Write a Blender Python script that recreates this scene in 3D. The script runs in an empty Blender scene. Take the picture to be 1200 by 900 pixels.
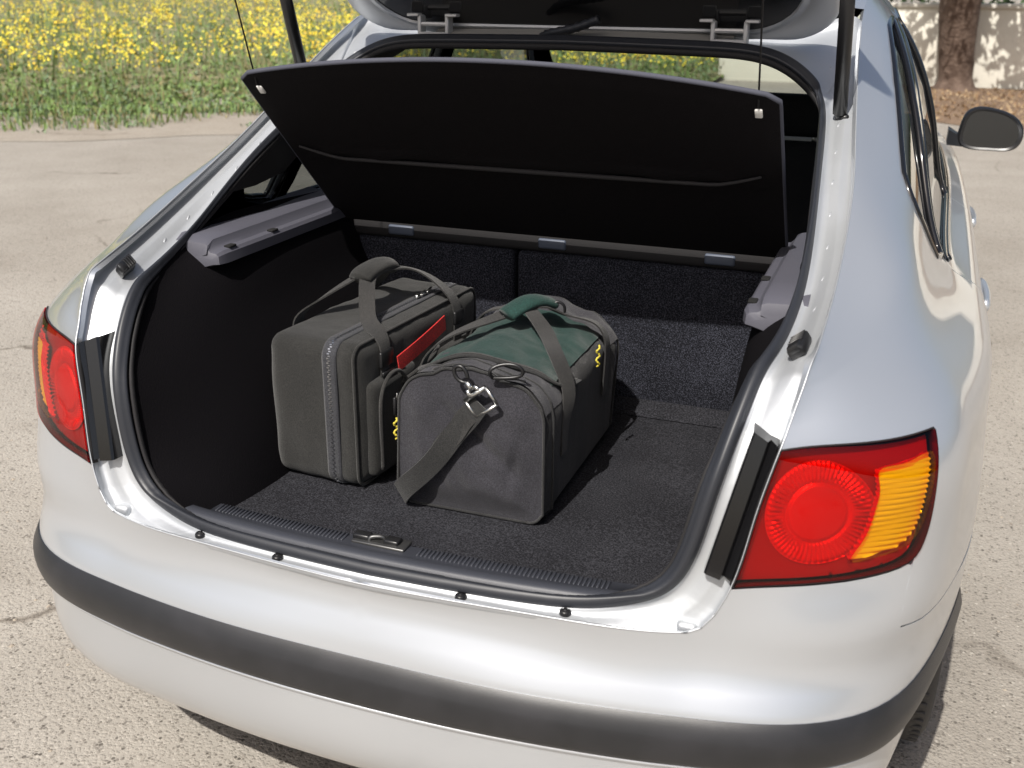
import bpy, bmesh, math, random, colorsys
from mathutils import Vector, Matrix, noise
from mathutils.geometry import delaunay_2d_cdt
import numpy as np
random.seed(7); rng=np.random.default_rng(7)
D=bpy.data; SC=bpy.context.scene; COL=SC.collection

# ---------------- camera, sky, sun, exposure ----------------
CAM=np.array([.690389,-1.105989,1.444381]); YAW,PIT,ROL=.3553745,-.3638062,.0089027
fw=Vector((-math.sin(YAW)*math.cos(PIT),math.cos(YAW)*math.cos(PIT),math.sin(PIT)))
r0=Vector((math.cos(YAW),math.sin(YAW),0)); u0=r0.cross(fw)
rt=math.cos(ROL)*r0+math.sin(ROL)*u0; up=-math.sin(ROL)*r0+math.cos(ROL)*u0
cd=D.cameras.new('camera'); cam=D.objects.new('camera',cd); COL.objects.link(cam); SC.camera=cam
cam.matrix_world=Matrix(((rt.x,up.x,-fw.x,CAM[0]),(rt.y,up.y,-fw.y,CAM[1]),(rt.z,up.z,-fw.z,CAM[2]),(0,0,0,1)))
cd.sensor_width=36; cd.lens=36*1236.99/1200; cd.clip_start=.05; cd.clip_end=2000
cd.dof.use_dof=True; cd.dof.focus_distance=2.0; cd.dof.aperture_fstop=6.3
SUNV=Vector((-.09,-.79,1)).normalized()      # towards the sun
EL=math.asin(SUNV.z); AZ=math.atan2(SUNV.x,SUNV.y)
w=D.worlds.new('World'); SC.world=w; w.use_nodes=True; nt=w.node_tree
sky=nt.nodes.new('ShaderNodeTexSky'); sky.sky_type='NISHITA'; sky.sun_disc=False; sky.sun_elevation=EL; sky.sun_rotation=AZ; sky.air_density=1; sky.dust_density=6; sky.altitude=200
bg=nt.nodes['Background']; bg.inputs[1].default_value=.082; nt.links.new(sky.outputs[0],bg.inputs[0])
sl=D.lights.new('sun','SUN'); sl.energy=4.6; sl.angle=math.radians(.55); sl.color=(1,.96,.9)
so=D.objects.new('sun',sl); COL.objects.link(so); so.rotation_euler=SUNV.to_track_quat('Z','Y').to_euler(); so.location=(-3,-8,10)
SC.view_settings.view_transform='Standard'; SC.view_settings.look='None'; SC.view_settings.exposure=.22; SC.view_settings.gamma=1
SC.render.engine='CYCLES'; SC.cycles.transparent_max_bounces=16; SC.cycles.max_bounces=8

#CORE-BEGIN
import numpy as np
class Spl:
    """natural cubic spline basis on non-uniform knots"""
    def __init__(s,t):
        s.t=np.array(t,float); n=len(t); h=np.diff(s.t); A=np.zeros((n,n)); B=np.zeros((n,n)); A[0,0]=A[-1,-1]=1
        for i in range(1,n-1):
            A[i,i-1]=h[i-1]; A[i,i]=2*(h[i-1]+h[i]); A[i,i+1]=h[i]
            B[i,i-1]=6/h[i-1]; B[i,i]=-6/h[i-1]-6/h[i]; B[i,i+1]=6/h[i]
        s.M=np.linalg.solve(A,B); s.h=h; s.n=n
    def basis(s,x):
        x=np.atleast_1d(np.asarray(x,float)); i=np.clip(np.searchsorted(s.t,x)-1,0,s.n-2); h=s.h[i]
        xc=np.clip(x,s.t[0],s.t[-1]); ex=x-xc
        a=(s.t[i+1]-xc)/h; b=(xc-s.t[i])/h; k=np.arange(len(x)); W=np.zeros((len(x),s.n)); D=np.zeros_like(W)
        W[k,i]+=a; W[k,i+1]+=b; W+=((a**3-a)*h*h/6)[:,None]*s.M[i]+((b**3-b)*h*h/6)[:,None]*s.M[i+1]
        D[k,i]-=1/h; D[k,i+1]+=1/h; D+=((1-3*a*a)*h/6)[:,None]*s.M[i]+((3*b*b-1)*h/6)[:,None]*s.M[i+1]
        W+=ex[:,None]*D
        return W,D
UK=[0,.3,.44,.52,.67,.79,.96,1.27,1.77,2.47,3.17,3.87,4.75]
VK=[.20,.235,.41,.49,.545,.603,.68,.78,.868,.913,.963,1.06,1.20,1.26]
def rowz(z,pts): return [(p[0],p[1],z) for p in pts]
G=np.array([
 rowz(.20,[(0,.165),(.29,.176),(.43,.190),(.47,.198),(.60,.230),(.695,.290),(.74,.44),(.80,.71),(.835,1.2),(.835,1.9),(.835,2.6),(.825,3.3),(.76,4.1)]),
 rowz(.235,[(0,.118),(.3,.131),(.44,.148),(.485,.155),(.615,.190),(.712,.256),(.764,.412),(.822,.70),(.868,1.2),(.868,1.9),(.866,2.6),(.85,3.3),(.78,4.15)]),
 rowz(.41,[(0,.064),(.3,.080),(.44,.099),(.495,.110),(.64,.153),(.743,.231),(.808,.400),(.864,.70),(.879,1.2),(.879,1.9),(.875,2.6),(.862,3.3),(.79,4.2)]),
 rowz(.49,[(0,.071),(.3,.082),(.44,.101),(.495,.111),(.645,.152),(.749,.232),(.822,.400),(.873,.70),(.882,1.2),(.884,1.9),(.878,2.6),(.865,3.3),(.795,4.2)]),
 rowz(.545,[(0,.0935),(.3,.1085),(.44,.1265),(.500,.140),(.648,.181),(.750,.255),(.826,.411),(.876,.70),(.884,1.2),(.886,1.9),(.88,2.6),(.868,3.3),(.795,4.2)]),
 rowz(.603,[(0,.097),(.3,.115),(.43,.131),(.512,.152),(.652,.188),(.757,.259),(.830,.413),(.877,.70),(.885,1.2),(.886,1.9),(.88,2.6),(.868,3.3),(.795,4.2)]),
 rowz(.68,[(0,.115),(.3,.132),(.44,.148),(.54,.167),(.659,.216),(.770,.291),(.833,.43),(.875,.71),(.884,1.2),(.885,1.9),(.88,2.6),(.865,3.3),(.79,4.2)]),
 rowz(.78,[(0,.14),(.3,.155),(.46,.17),(.56,.188),(.673,.240),(.779,.312),(.832,.45),(.868,.72),(.876,1.2),(.878,1.9),(.872,2.6),(.855,3.3),(.775,4.15)]),
 rowz(.868,[(0,.16),(.3,.175),(.47,.19),(.58,.211),(.682,.268),(.771,.347),(.820,.482),(.856,.74),(.862,1.2),(.864,1.9),(.858,2.6),(.835,3.3),(.75,4.1)]),
 [(0,.18,.91),(.3,.195,.91),(.48,.21,.91),(.586,.228,.893),(.672,.290,.906),(.748,.384,.912),(.794,.515,.908),(.830,.76,.902),(.836,1.2,.896),(.84,1.9,.896),(.835,2.6,.893),(.80,3.3,.89),(.72,4.1,.85)],
 [(0,.2,.945),(.3,.21,.945),(.48,.23,.945),(.591,.243,.916),(.658,.309,.934),(.720,.410,.945),(.763,.54,.942),(.79,.775,.938),(.788,1.2,.926),(.795,1.9,.924),(.792,2.6,.918),(.755,3.25,.915),(.62,4.05,.88)],
 [(0,.22,.97),(.3,.23,.97),(.49,.25,.97),(.596,.259,.938),(.643,.324,.955),(.686,.428,.974),(.722,.57,1.0),(.734,.80,1.02),(.725,1.2,1.09),(.74,1.9,1.10),(.725,2.6,1.08),(.735,3.28,.94),(.5,4.0,.90)],
 [(0,.26,.985),(.3,.27,.985),(.5,.29,.985),(.600,.275,.958),(.626,.334,.973),(.650,.440,.999),(.664,.60,1.055),(.662,.835,1.125),(.628,1.25,1.32),(.63,1.9,1.345),(.615,2.5,1.33),(.715,3.3,.965),(.3,3.95,.91)],
 [(0,.30,1.0),(.3,.31,1.0),(.5,.33,1.0),(.603,.290,.973),(.608,.345,.989),(.612,.450,1.020),(.612,.635,1.088),(.598,.848,1.184),(.561,1.29,1.39),(.56,1.9,1.425),(.545,2.42,1.405),(.69,3.32,.985),(0,3.95,.915)],
],float)
for _r in range(6,14):
    _d=(G[_r,4]-G[_r,3])/.15; G[_r,2]=G[_r,3]-_d*.08; G[_r,1]=G[_r,3]-_d*.22; G[_r,0]=G[_r,3]-_d*.52; G[_r,0,0]=0
G=np.concatenate([G[:,2:0:-1]*[-1,1,1],G],axis=1); SU,SV=Spl([-UK[2],-UK[1]]+UK),Spl(VK)
def surf(u,v,off=0,normals=False):
    u=np.atleast_1d(np.asarray(u,float)); v=np.atleast_1d(np.asarray(v,float))
    Wu,Du=SU.basis(u); Wv,Dv=SV.basis(v)
    A=np.einsum('kr,rcd->kcd',Wv,G); P=np.einsum('kcd,kc->kd',A,Wu)
    Pu=np.einsum('kcd,kc->kd',A,Du); Pv=np.einsum('kcd,kc->kd',np.einsum('kr,rcd->kcd',Dv,G),Wu)
    N=np.cross(Pu,Pv); N/=np.linalg.norm(N,axis=1)[:,None]+1e-12
    P=P+N*np.asarray(off).reshape(-1,1) if np.ndim(off) else P+N*off
    return (P,N) if normals else P
def inv_yz(y,z,u,v):
    """surface parameters of the point at height z and length y"""
    for _ in range(25):
        P=surf([u,u+1e-4,u],[v,v,v+1e-4]); J=np.array([P[1]-P[0],P[2]-P[0]])[:,1:].T/1e-4
        d=np.linalg.solve(J,np.array([y,z])-P[0,1:]); d=np.clip(d,-.1,.1); u+=d[0]; v+=d[1]
    return u,v
# quarter-panel edge (E) and weatherstrip line (S), right half, roof centre to sill centre
E_PTS=np.array([(0,1.24,1.372),(.28,1.24,1.368),(.46,1.25,1.366),(.548,1.275,1.384),(.58,1.087,1.29),(.598,.847,1.184),(.613,.62,1.082),(.611,.40,1.004),(.603,.289,.972),(.58,.211,.868),(.56,.188,.78),(.54,.167,.68),(.514,.152,.607),(.43,.131,.603),(.3,.115,.603),(0,.094,.603)])
S_PTS=np.array([(0,1.065,1.329),(.28,1.068,1.325),(.43,1.07,1.308),(.50,1.04,1.268),(.535,.957,1.214),(.553,.748,1.116),(.565,.53,1.005),(.552,.37,.955),(.538,.304,.932),(.518,.235,.855),(.50,.205,.78),(.475,.19,.68),(.435,.178,.632),(.37,.16,.61),(.27,.14,.603),(0,.128,.600)])
def crspline(ctrl,n,closed=False):
    """centripetal-ish curve through points (natural spline on chord length)"""
    c=np.array(ctrl,float)
    if closed: c=np.vstack([c,c[:1]])
    d=np.maximum(np.linalg.norm(np.diff(c,axis=0),axis=1)**.5,1e-3); t=np.r_[0,np.cumsum(d)]
    if closed:
        c=np.vstack([c[-4:-1],c,c[1:4]]); d2=np.linalg.norm(np.diff(c,axis=0),axis=1)**.5; t2=np.r_[0,np.cumsum(d2)]; off=t2[3]
        W,_=Spl(t2).basis(np.linspace(off,off+t[-1],n+1)[:-1]); return W@c
    W,_=Spl(t).basis(np.linspace(0,t[-1],n)); return W@c
#CORE-END

# ---------------- materials ----------------
MATS={}
def mat(name,col,rough=.5,metal=0,coat=0,coatr=.03,spec=.5,bump=None,vary=None,sheen=0,scale_var=8):
    """bump=(noise scale,strength,distance); vary=(scale,second colour,lo,hi)"""
    m=D.materials.new(name); m.use_nodes=True; n=m.node_tree.nodes; L=m.node_tree.links; p=n['Principled BSDF']
    p.inputs['Base Color'].default_value=(*col,1); p.inputs['Roughness'].default_value=rough; p.inputs['Metallic'].default_value=metal
    p.inputs['Coat Weight'].default_value=coat; p.inputs['Coat Roughness'].default_value=coatr; p.inputs['Specular IOR Level'].default_value=spec
    if sheen: p.inputs['Sheen Weight'].default_value=sheen; p.inputs['Sheen Roughness'].default_value=.5
    tc=n.new('ShaderNodeTexCoord')
    if vary:
        x=n.new('ShaderNodeTexNoise'); x.inputs['Scale'].default_value=vary[0]; x.inputs['Detail'].default_value=5; L.new(tc.outputs['Object'],x.inputs['Vector'])
        r=n.new('ShaderNodeValToRGB'); r.color_ramp.elements[0].position=vary[2]; r.color_ramp.elements[1].position=vary[3]
        r.color_ramp.elements[0].color=(*col,1); r.color_ramp.elements[1].color=(*vary[1],1); L.new(x.outputs['Fac'],r.inputs['Fac']); L.new(r.outputs['Color'],p.inputs['Base Color'])
    if bump:
        x=n.new('ShaderNodeTexNoise'); x.inputs['Scale'].default_value=bump[0]; x.inputs['Detail'].default_value=4; L.new(tc.outputs['Object'],x.inputs['Vector'])
        b=n.new('ShaderNodeBump'); b.inputs['Strength'].default_value=bump[1]; b.inputs['Distance'].default_value=bump[2]; L.new(x.outputs['Fac'],b.inputs['Height']); L.new(b.outputs['Normal'],p.inputs['Normal'])
    MATS[name]=m; return m
M_paint=mat('silver_paint',(.645,.675,.715),.30,.68,.8,.03,bump=(2600,.06,.0004),vary=(2.2,(.62,.648,.685),.35,.7))
M_gut=mat('gutter_paint',(.54,.56,.585),.50,.66,.1,.2,bump=(60,.12,.002),vary=(9,(.51,.53,.55),.42,.66))
M_strip=mat('bumper_plastic',(.017,.0175,.0195),.38,0,0,bump=(1800,.25,.0006),vary=(14,(.024,.024,.027),.4,.65))
M_rub=mat('seal_rubber',(.022,.024,.030),.45,bump=(700,.12,.0006))
M_blk=mat('gloss_black_trim',(.008,.008,.009),.12,0,.5)
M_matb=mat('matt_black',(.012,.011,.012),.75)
M_gap=mat('gap_black',(.004,.004,.004),.9)
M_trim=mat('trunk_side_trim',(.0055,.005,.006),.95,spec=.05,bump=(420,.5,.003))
M_shelf=mat('shelf_board',(.0085,.0075,.0085),.95,spec=.12,bump=(500,.5,.002))
M_shelfedge=mat('shelf_edge',(.075,.078,.10),.8,spec=.2,bump=(800,.4,.001))
M_plas=mat('grey_interior_plastic',(.085,.085,.105),.48,bump=(1500,.2,.0006))
M_scuff=mat('scuff_plastic',(.042,.045,.056),.45,bump=(1200,.25,.0008))
M_tab=mat('tab_plastic',(.075,.09,.125),.5)
M_chrome=mat('bright_steel',(.62,.62,.60),.28,1)
M_dsteel=mat('dark_steel',(.12,.12,.12),.4,.8)
M_white=mat('white_plastic',(.75,.74,.71),.5)
M_tyre=mat('tyre_rubber',(.055,.052,.049),.75,bump=(300,.3,.002))
M_rim=mat('wheel_alloy',(.45,.45,.46),.35,.8)
M_head=mat('headliner',(.30,.29,.27),.9)
M_seat=mat('seat_cloth',(.022,.022,.024),.9,bump=(500,.3,.002))
def speck(name,base,fleck,scale,lo,hi,bump=.8,dist=.004):
    m=D.materials.new(name); m.use_nodes=True; n=m.node_tree.nodes; L=m.node_tree.links; p=n['Principled BSDF']; p.inputs['Roughness'].default_value=.95; p.inputs['Specular IOR Level'].default_value=.15
    tc=n.new('ShaderNodeTexCoord'); x=n.new('ShaderNodeTexNoise'); x.inputs['Scale'].default_value=scale; x.inputs['Detail'].default_value=3; x.inputs['Roughness'].default_value=.75; L.new(tc.outputs['Object'],x.inputs['Vector'])
    y=n.new('ShaderNodeTexNoise'); y.inputs['Scale'].default_value=7; y.inputs['Detail'].default_value=3; L.new(tc.outputs['Object'],y.inputs['Vector'])
    ad=n.new('ShaderNodeMath'); ad.operation='MULTIPLY_ADD'; ad.inputs[1].default_value=.14; L.new(y.outputs['Fac'],ad.inputs[0]); L.new(x.outputs['Fac'],ad.inputs[2])
    r=n.new('ShaderNodeValToRGB'); r.color_ramp.elements[0].position=lo+.07; r.color_ramp.elements[1].position=hi+.07; r.color_ramp.elements[0].color=(*base,1); r.color_ramp.elements[1].color=(*fleck,1)
    L.new(ad.outputs[0],r.inputs['Fac']); L.new(r.outputs['Color'],p.inputs['Base Color'])
    b=n.new('ShaderNodeBump'); b.inputs['Strength'].default_value=bump; b.inputs['Distance'].default_value=dist; L.new(x.outputs['Fac'],b.inputs['Height']); L.new(b.outputs['Normal'],p.inputs['Normal'])
    return m
M_floor=speck('floor_carpet',(.012,.012,.0145),(.060,.061,.071),330,.44,.68)
M_seatc=speck('seat_back_carpet',(.010,.0105,.014),(.095,.10,.13),360,.46,.72)
def fabric(name,col,col2,wscale,rough=.85,bs=.35):
    m=mat(name,col,rough,spec=.25,vary=(11,col2,.35,.7),sheen=.15); n=m.node_tree.nodes; L=m.node_tree.links; p=n['Principled BSDF']
    tc=n.new('ShaderNodeTexCoord'); hs=[]
    for d in ('X','Y','Z'):
        wv=n.new('ShaderNodeTexWave'); wv.wave_type='BANDS'; wv.bands_direction=d; wv.inputs['Scale'].default_value=wscale; wv.inputs['Distortion'].default_value=.6; L.new(tc.outputs['Object'],wv.inputs['Vector']); hs.append(wv.outputs['Fac'])
    a=n.new('ShaderNodeMath'); L.new(hs[0],a.inputs[0]); L.new(hs[1],a.inputs[1]); b_=n.new('ShaderNodeMath'); L.new(a.outputs[0],b_.inputs[0]); L.new(hs[2],b_.inputs[1])
    nz=n.new('ShaderNodeTexNoise'); nz.inputs['Scale'].default_value=45; nz.inputs['Detail'].default_value=5; L.new(tc.outputs['Object'],nz.inputs['Vector'])
    c=n.new('ShaderNodeMath'); c.operation='MULTIPLY_ADD'; c.inputs[1].default_value=3; L.new(nz.outputs['Fac'],c.inputs[0]); L.new(b_.outputs[0],c.inputs[2])
    ft=n.new('ShaderNodeTexNoise'); ft.inputs['Scale'].default_value=520; ft.inputs['Detail'].default_value=2; L.new(tc.outputs['Object'],ft.inputs['Vector']); fr=n.new('ShaderNodeValToRGB'); fr.color_ramp.elements[0].position=.36; fr.color_ramp.elements[1].position=.68; fr.color_ramp.elements[0].color=(.62,.62,.62,1); fr.color_ramp.elements[1].color=(1.5,1.5,1.5,1); L.new(ft.outputs['Fac'],fr.inputs['Fac'])
    mu=n.new('ShaderNodeMix'); mu.data_type='RGBA'; mu.blend_type='MULTIPLY'; mu.inputs[0].default_value=1; L.new(p.inputs['Base Color'].links[0].from_socket,mu.inputs[6]); L.new(fr.outputs['Color'],mu.inputs[7]); L.new(mu.outputs[2],p.inputs['Base Color'])
    b=n.new('ShaderNodeBump'); b.inputs['Strength'].default_value=bs; b.inputs['Distance'].default_value=.0012; L.new(c.outputs[0],b.inputs['Height']); L.new(b.outputs['Normal'],p.inputs['Normal'])
    return m
M_case=fabric('case_nylon',(.017,.017,.016),(.025,.0245,.023),260)
M_casetape=fabric('case_tape',(.030,.031,.036),(.040,.041,.047),300)  # grey zip tape in its own colour
M_duff=fabric('duffel_canvas',(.025,.0245,.030),(.035,.034,.041),260)
M_dufshade=fabric('duffel_shaded_side',(.006,.0055,.0065),(.009,.0085,.0095),260)  # dark side canvas, blackened further to paint in the shade there
M_green=fabric('green_nylon',(.005,.028,.023),(.0075,.038,.031),220,.6)
M_web=fabric('webbing',(.021,.0205,.020),(.036,.0345,.033),420)
M_webd=fabric('dark_webbing',(.020,.020,.020),(.030,.030,.030),420)
M_red=fabric('red_ribbon',(.50,.014,.014),(.62,.024,.02),300,.5)
M_teeth=mat('zip_teeth',(.55,.56,.58),.3,1)
M_yel=mat('yellow_cord',(.55,.46,.05),.7)
M_knob=mat('black_plastic',(.012,.012,.013),.35)
def lens(name,tint,rough=.03,f0=.07):
    m=D.materials.new(name); m.use_nodes=True; n=m.node_tree.nodes; L=m.node_tree.links
    for x in list(n): n.remove(x)
    o=n.new('ShaderNodeOutputMaterial'); t=n.new('ShaderNodeBsdfTransparent'); t.inputs[0].default_value=(*tint,1); g=n.new('ShaderNodeBsdfGlossy'); g.inputs['Roughness'].default_value=rough
    lw=n.new('ShaderNodeLayerWeight'); lw.inputs[0].default_value=.5; pw=n.new('ShaderNodeMath'); pw.operation='POWER'; pw.inputs[1].default_value=5; L.new(lw.outputs['Facing'],pw.inputs[0]); f=n.new('ShaderNodeMath'); f.operation='MULTIPLY_ADD'; f.inputs[1].default_value=.93; f.inputs[2].default_value=f0; L.new(pw.outputs[0],f.inputs[0]); mx=n.new('ShaderNodeMixShader'); L.new(f.outputs[0],mx.inputs[0]); L.new(t.outputs[0],mx.inputs[1]); L.new(g.outputs[0],mx.inputs[2]); L.new(mx.outputs[0],o.inputs[0]); return m
M_lred=lens('red_lens',(.96,.045,.035),.02,.04); M_lamb=lens('amber_lens',(.99,.66,.05),.02,.04); M_glass=lens('window_glass',(.62,.68,.66)); M_tint=lens('side_glass',(.30,.33,.33),.02,.2)
M_refl=mat('lamp_reflector',(.74,.72,.71),.30,.6); M_refa=mat('indicator_reflector',(.86,.84,.80),.3,.5); M_house=mat('lamp_housing',(.36,.31,.31),.35,.5)

# ---------------- mesh helpers ----------------
def empty(name,loc,label,cat,group=None):
    o=D.objects.new(name,None); COL.objects.link(o); o.location=loc; o.empty_display_size=.2; o['label']=label; o['category']=cat
    if group: o['group']=group
    return o
def W(o):
    m=Matrix.Identity(4)
    while o is not None: m=Matrix.Translation(o.location)@m; o=o.parent
    return m
def mk(name,V,F,m,parent=None,smooth=True,normals=None,kind=None,auto=None,**props):
    V=np.asarray(V,float); me=D.meshes.new(name)
    if parent is not None: V=V-np.array(W(parent).translation)
    me.from_pydata(V.tolist(),[],[tuple(int(i) for i in f) for f in F])
    for p in (m if isinstance(m,(list,tuple)) else [m]): me.materials.append(p)
    if normals is not None:
        me.polygons.foreach_set('use_smooth',[True]*len(me.polygons)); me.normals_split_custom_set_from_vertices([tuple(x) for x in normals])
    elif smooth:
        me.polygons.foreach_set('use_smooth',[True]*len(me.polygons))
        if auto: me.set_sharp_from_angle(angle=math.radians(auto))
    me.update()
    o=D.objects.new(name,me); COL.objects.link(o)
    if parent is not None: o.parent=parent
    if kind: o['kind']=kind
    for k,v in props.items(): o[k]=v
    return o
MX=np.array([-1,1,1.])
def mirrored(V,F,N=None): return V*MX,[tuple(reversed(f)) for f in F],(None if N is None else N*MX)
def pair(name,V,F,m,parent,N=None,**kw):
    a=mk(name,V,F,m,parent,normals=N,**kw); V2,F2,N2=mirrored(np.asarray(V,float),F,N); b=mk(name,V2,F2,m,parent,normals=N2,**kw); return a,b
def join(*parts):
    V=[];F=[];k=0
    for v,f in parts:
        v=np.asarray(v,float); V.append(v); F+=[tuple(int(i)+k for i in g) for g in f]; k+=len(v)
    return np.vstack(V),F
def loft(rows,closed=False,cap=False):
    """rows: list of equal-length point lists"""
    R=np.array(rows,float); a,b,_=R.shape; V=R.reshape(-1,3); F=[]
    for i in range(a-1):
        for j in range(b if closed else b-1):
            k=(j+1)%b; F.append((i*b+j,i*b+k,(i+1)*b+k,(i+1)*b+j))
    if cap: F.append(tuple(range(b-1,-1,-1))); F.append(tuple((a-1)*b+j for j in range(b)))
    return V,F
def frames(P,up=None):
    P=np.asarray(P,float); T=np.gradient(P,axis=0); T/=np.linalg.norm(T,axis=1)[:,None]+1e-12
    if up is not None:
        U=np.broadcast_to(np.asarray(up,float),P.shape).copy()
        S=np.cross(T,U); S/=np.linalg.norm(S,axis=1)[:,None]+1e-12; U=np.cross(S,T); return T,S,U
    s=np.cross(T[0],[0,0,1.]); s=s if np.linalg.norm(s)>.1 else np.cross(T[0],[1.,0,0]); S=[]
    for t in T:
        s=s-t*(s@t); s=s/np.linalg.norm(s); S.append(s)
    S=np.array(S); return T,S,np.cross(S,T)
def tube(P,r,n=8,cap=True,up=None):
    P=np.asarray(P,float); T,S,U=frames(P,up); a=np.linspace(0,2*math.pi,n,endpoint=False); r=np.broadcast_to(np.asarray(r,float),(len(P),))
    return loft([p+ri*(np.cos(a)[:,None]*s+np.sin(a)[:,None]*u) for p,s,u,ri in zip(P,S,U,r)],True,cap)
def sweep(P,prof,up,cap=True):
    """prof: list of (side,up) offsets, closed; up: vector(s)"""
    P=np.asarray(P,float); T,S,U=frames(P,up); pr=np.asarray(prof,float)
    return loft([p+pr[:,:1]*s+pr[:,1:]*u for p,s,u in zip(P,S,U)],True,cap)
def ribbon(P,up,w,t): return sweep(P,[(-w/2,-t/2),(w/2,-t/2),(w/2,t/2),(0,t*.62),(-w/2,t/2)],up)
def rbox(c,s,bev=.1,seg=2,rot=None):
    bm=bmesh.new(); bmesh.ops.create_cube(bm,size=1)
    for v in bm.verts: v.co=Vector((v.co.x*s[0],v.co.y*s[1],v.co.z*s[2]))
    if bev: bmesh.ops.bevel(bm,geom=bm.edges[:],offset=bev,segments=seg,affect='EDGES',profile=.5)
    Rm=rot if rot is not None else Matrix.Identity(3)
    V=[tuple(Rm@v.co+Vector(c)) for v in bm.verts]; bm.verts.index_update(); F=[tuple(v.index for v in f.verts) for f in bm.faces]; bm.free(); return np.array(V),F
def prism(poly,axis_vec,base=None):
    """extrude a 3D polygon along a vector"""
    P=np.asarray(poly,float); n=len(P); V=np.vstack([P,P+np.asarray(axis_vec,float)]); F=[tuple(range(n-1,-1,-1)),tuple(range(n,2*n))]+[(i,(i+1)%n,(i+1)%n+n,i+n) for i in range(n)]; return V,F
def lathe(prof,n=24,axis='y'):
    rows=[]
    for a in np.linspace(0,2*math.pi,n,endpoint=False): rows.append([(r*math.cos(a),h,r*math.sin(a)) if axis=='y' else (h,r*math.cos(a),r*math.sin(a)) if axis=='x' else (r*math.cos(a),r*math.sin(a),h) for r,h in prof])
    R=np.array(rows); a,b,_=R.shape; V=R.reshape(-1,3); F=[(i*b+j,i*b+j+1,((i+1)%a)*b+j+1,((i+1)%a)*b+j) for i in range(a) for j in range(b-1)]; return V,F
def pip(P,poly):
    P=np.asarray(P);poly=np.asarray(poly);x,y=P[:,0],P[:,1];ins=np.zeros(len(P),bool);j=len(poly)-1
    for i in range(len(poly)):
        xi,yi=poly[i];xj,yj=poly[j]
        c=((yi>y)!=(yj>y))&(x<(xj-xi)*(y-yi)/(yj-yi+1e-15)+xi); ins^=c; j=i
    return ins
def densify(poly,step,closed=True):
    poly=np.asarray(poly,float); out=[]; n=len(poly)
    for i in range(n if closed else n-1):
        a,b=poly[i],poly[(i+1)%n]; k=max(1,int(math.ceil(np.linalg.norm(b-a)/step)))
        for j in range(k): out.append(a+(b-a)*j/k)
    if not closed: out.append(poly[-1])
    return np.array(out)
def smoothpoly(poly,n): return crspline(np.c_[np.asarray(poly,float),np.zeros(len(poly))],n,closed=True)[:,:2]
def cdt(outer,holes,step):
    polys=[densify(outer,step)]+[densify(h,step) for h in holes]
    pts=np.vstack(polys); edges=[]; k=0
    for p in polys: edges+=[(k+i,k+(i+1)%len(p)) for i in range(len(p))]; k+=len(p)
    lo,hi=polys[0].min(0),polys[0].max(0)
    gx,gy=np.meshgrid(np.arange(lo[0],hi[0],step),np.arange(lo[1],hi[1],step)); g=np.stack([gx.ravel(),gy.ravel()],1)
    ok=pip(g,polys[0])
    for h in polys[1:]: ok&=~pip(g,h)
    g=g[ok]; keep=np.ones(len(g),bool)
    for i0 in range(0,len(g),2000):
        d=np.linalg.norm(g[i0:i0+2000,None]-pts[None],axis=2).min(1); keep[i0:i0+2000]=d>step*.45
    g=g[keep]; allp=np.vstack([pts,g])
    res=delaunay_2d_cdt([Vector(p) for p in allp],edges,[],0,1e-7)
    V=np.array([tuple(v) for v in res[0]]); F=np.array([f for f in res[2] if len(f)==3])
    c=V[F].mean(1); ok=pip(c,polys[0])
    for h in polys[1:]: ok&=~pip(c,h)
    F=F[ok]; a=V[F]; ar=(a[:,1,0]-a[:,0,0])*(a[:,2,1]-a[:,0,1])-(a[:,1,1]-a[:,0,1])*(a[:,2,0]-a[:,0,0])
    F=np.where(ar[:,None]<0,F[:,::-1],F); F=F[np.abs(ar)>1e-12]; return V,F,polys
def skin_patch(outer,holes=(),step=.03,off=0,rim=.012,rimd=None):
    """patch of the body surface with real openings; rim folds its edges inward"""
    uv,F,polys=cdt(outer,list(holes),step); P,N=surf(uv[:,0],uv[:,1],off,True); V=[P];NN=[N];FF=[tuple(f) for f in F]; k=len(P)
    if rim:
        for q,pl in enumerate(polys):
            A,NA=surf(pl[:,0],pl[:,1],off,True); n=len(A); c=np.roll(A,-1,0)-np.roll(A,1,0); side=np.cross(c,NA); side/=np.linalg.norm(side,axis=1)[:,None]+1e-9
            ar=.5*np.sum(pl[:,0]*np.roll(pl[:,1],-1)-np.roll(pl[:,0],-1)*pl[:,1]); sg=1 if (ar>0)==(q==0) else -1
            if q>0: sg=1 if ar<0 else -1
            side*=sg; B=A-NA*rim; V+=[A,B]; NN+=[side,side]
            for i in range(n):
                j=(i+1)%n; f=(k+i,k+j,k+n+j,k+n+i); FF.append(f if sg<0 else f[::-1])
            k+=2*n
    return np.vstack(V),FF,np.vstack(NN)

# ---------------- the car ----------------
CAR=empty('hatchback_car',(0,2.0,0),'silver hatchback with its tailgate raised and two bags in the open boot','car')
def _sp(p,n): return [tuple(q) for q in crspline(np.c_[np.asarray(p,float),np.zeros(len(p))],n)[:,:2]]
LT=_sp([(.521,.869),(.574,.873),(.667,.8725),(.728,.8725),(.790,.875)],14)
LO=_sp([(.7925,.872),(.7915,.844),(.7925,.804),(.795,.76),(.792,.724),(.781,.702),(.741,.690),(.696,.685)],22)
LB=_sp([(.696,.685),(.644,.6825),(.57,.680),(.521,.677)],9)[1:]
LIGHT=LT+LO+LB; NTOP=len(LT)+12
def arch(yc,u_guess,r=.345,zc=.30,n=26):
    out=[];u,v=u_guess,.24
    for a in np.linspace(math.radians(194),math.radians(-14),n):
        y,z=yc+r*math.cos(a),zc+r*math.sin(a); u,v=inv_yz(y,z,u,v); out.append((u,v))
    return out
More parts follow.
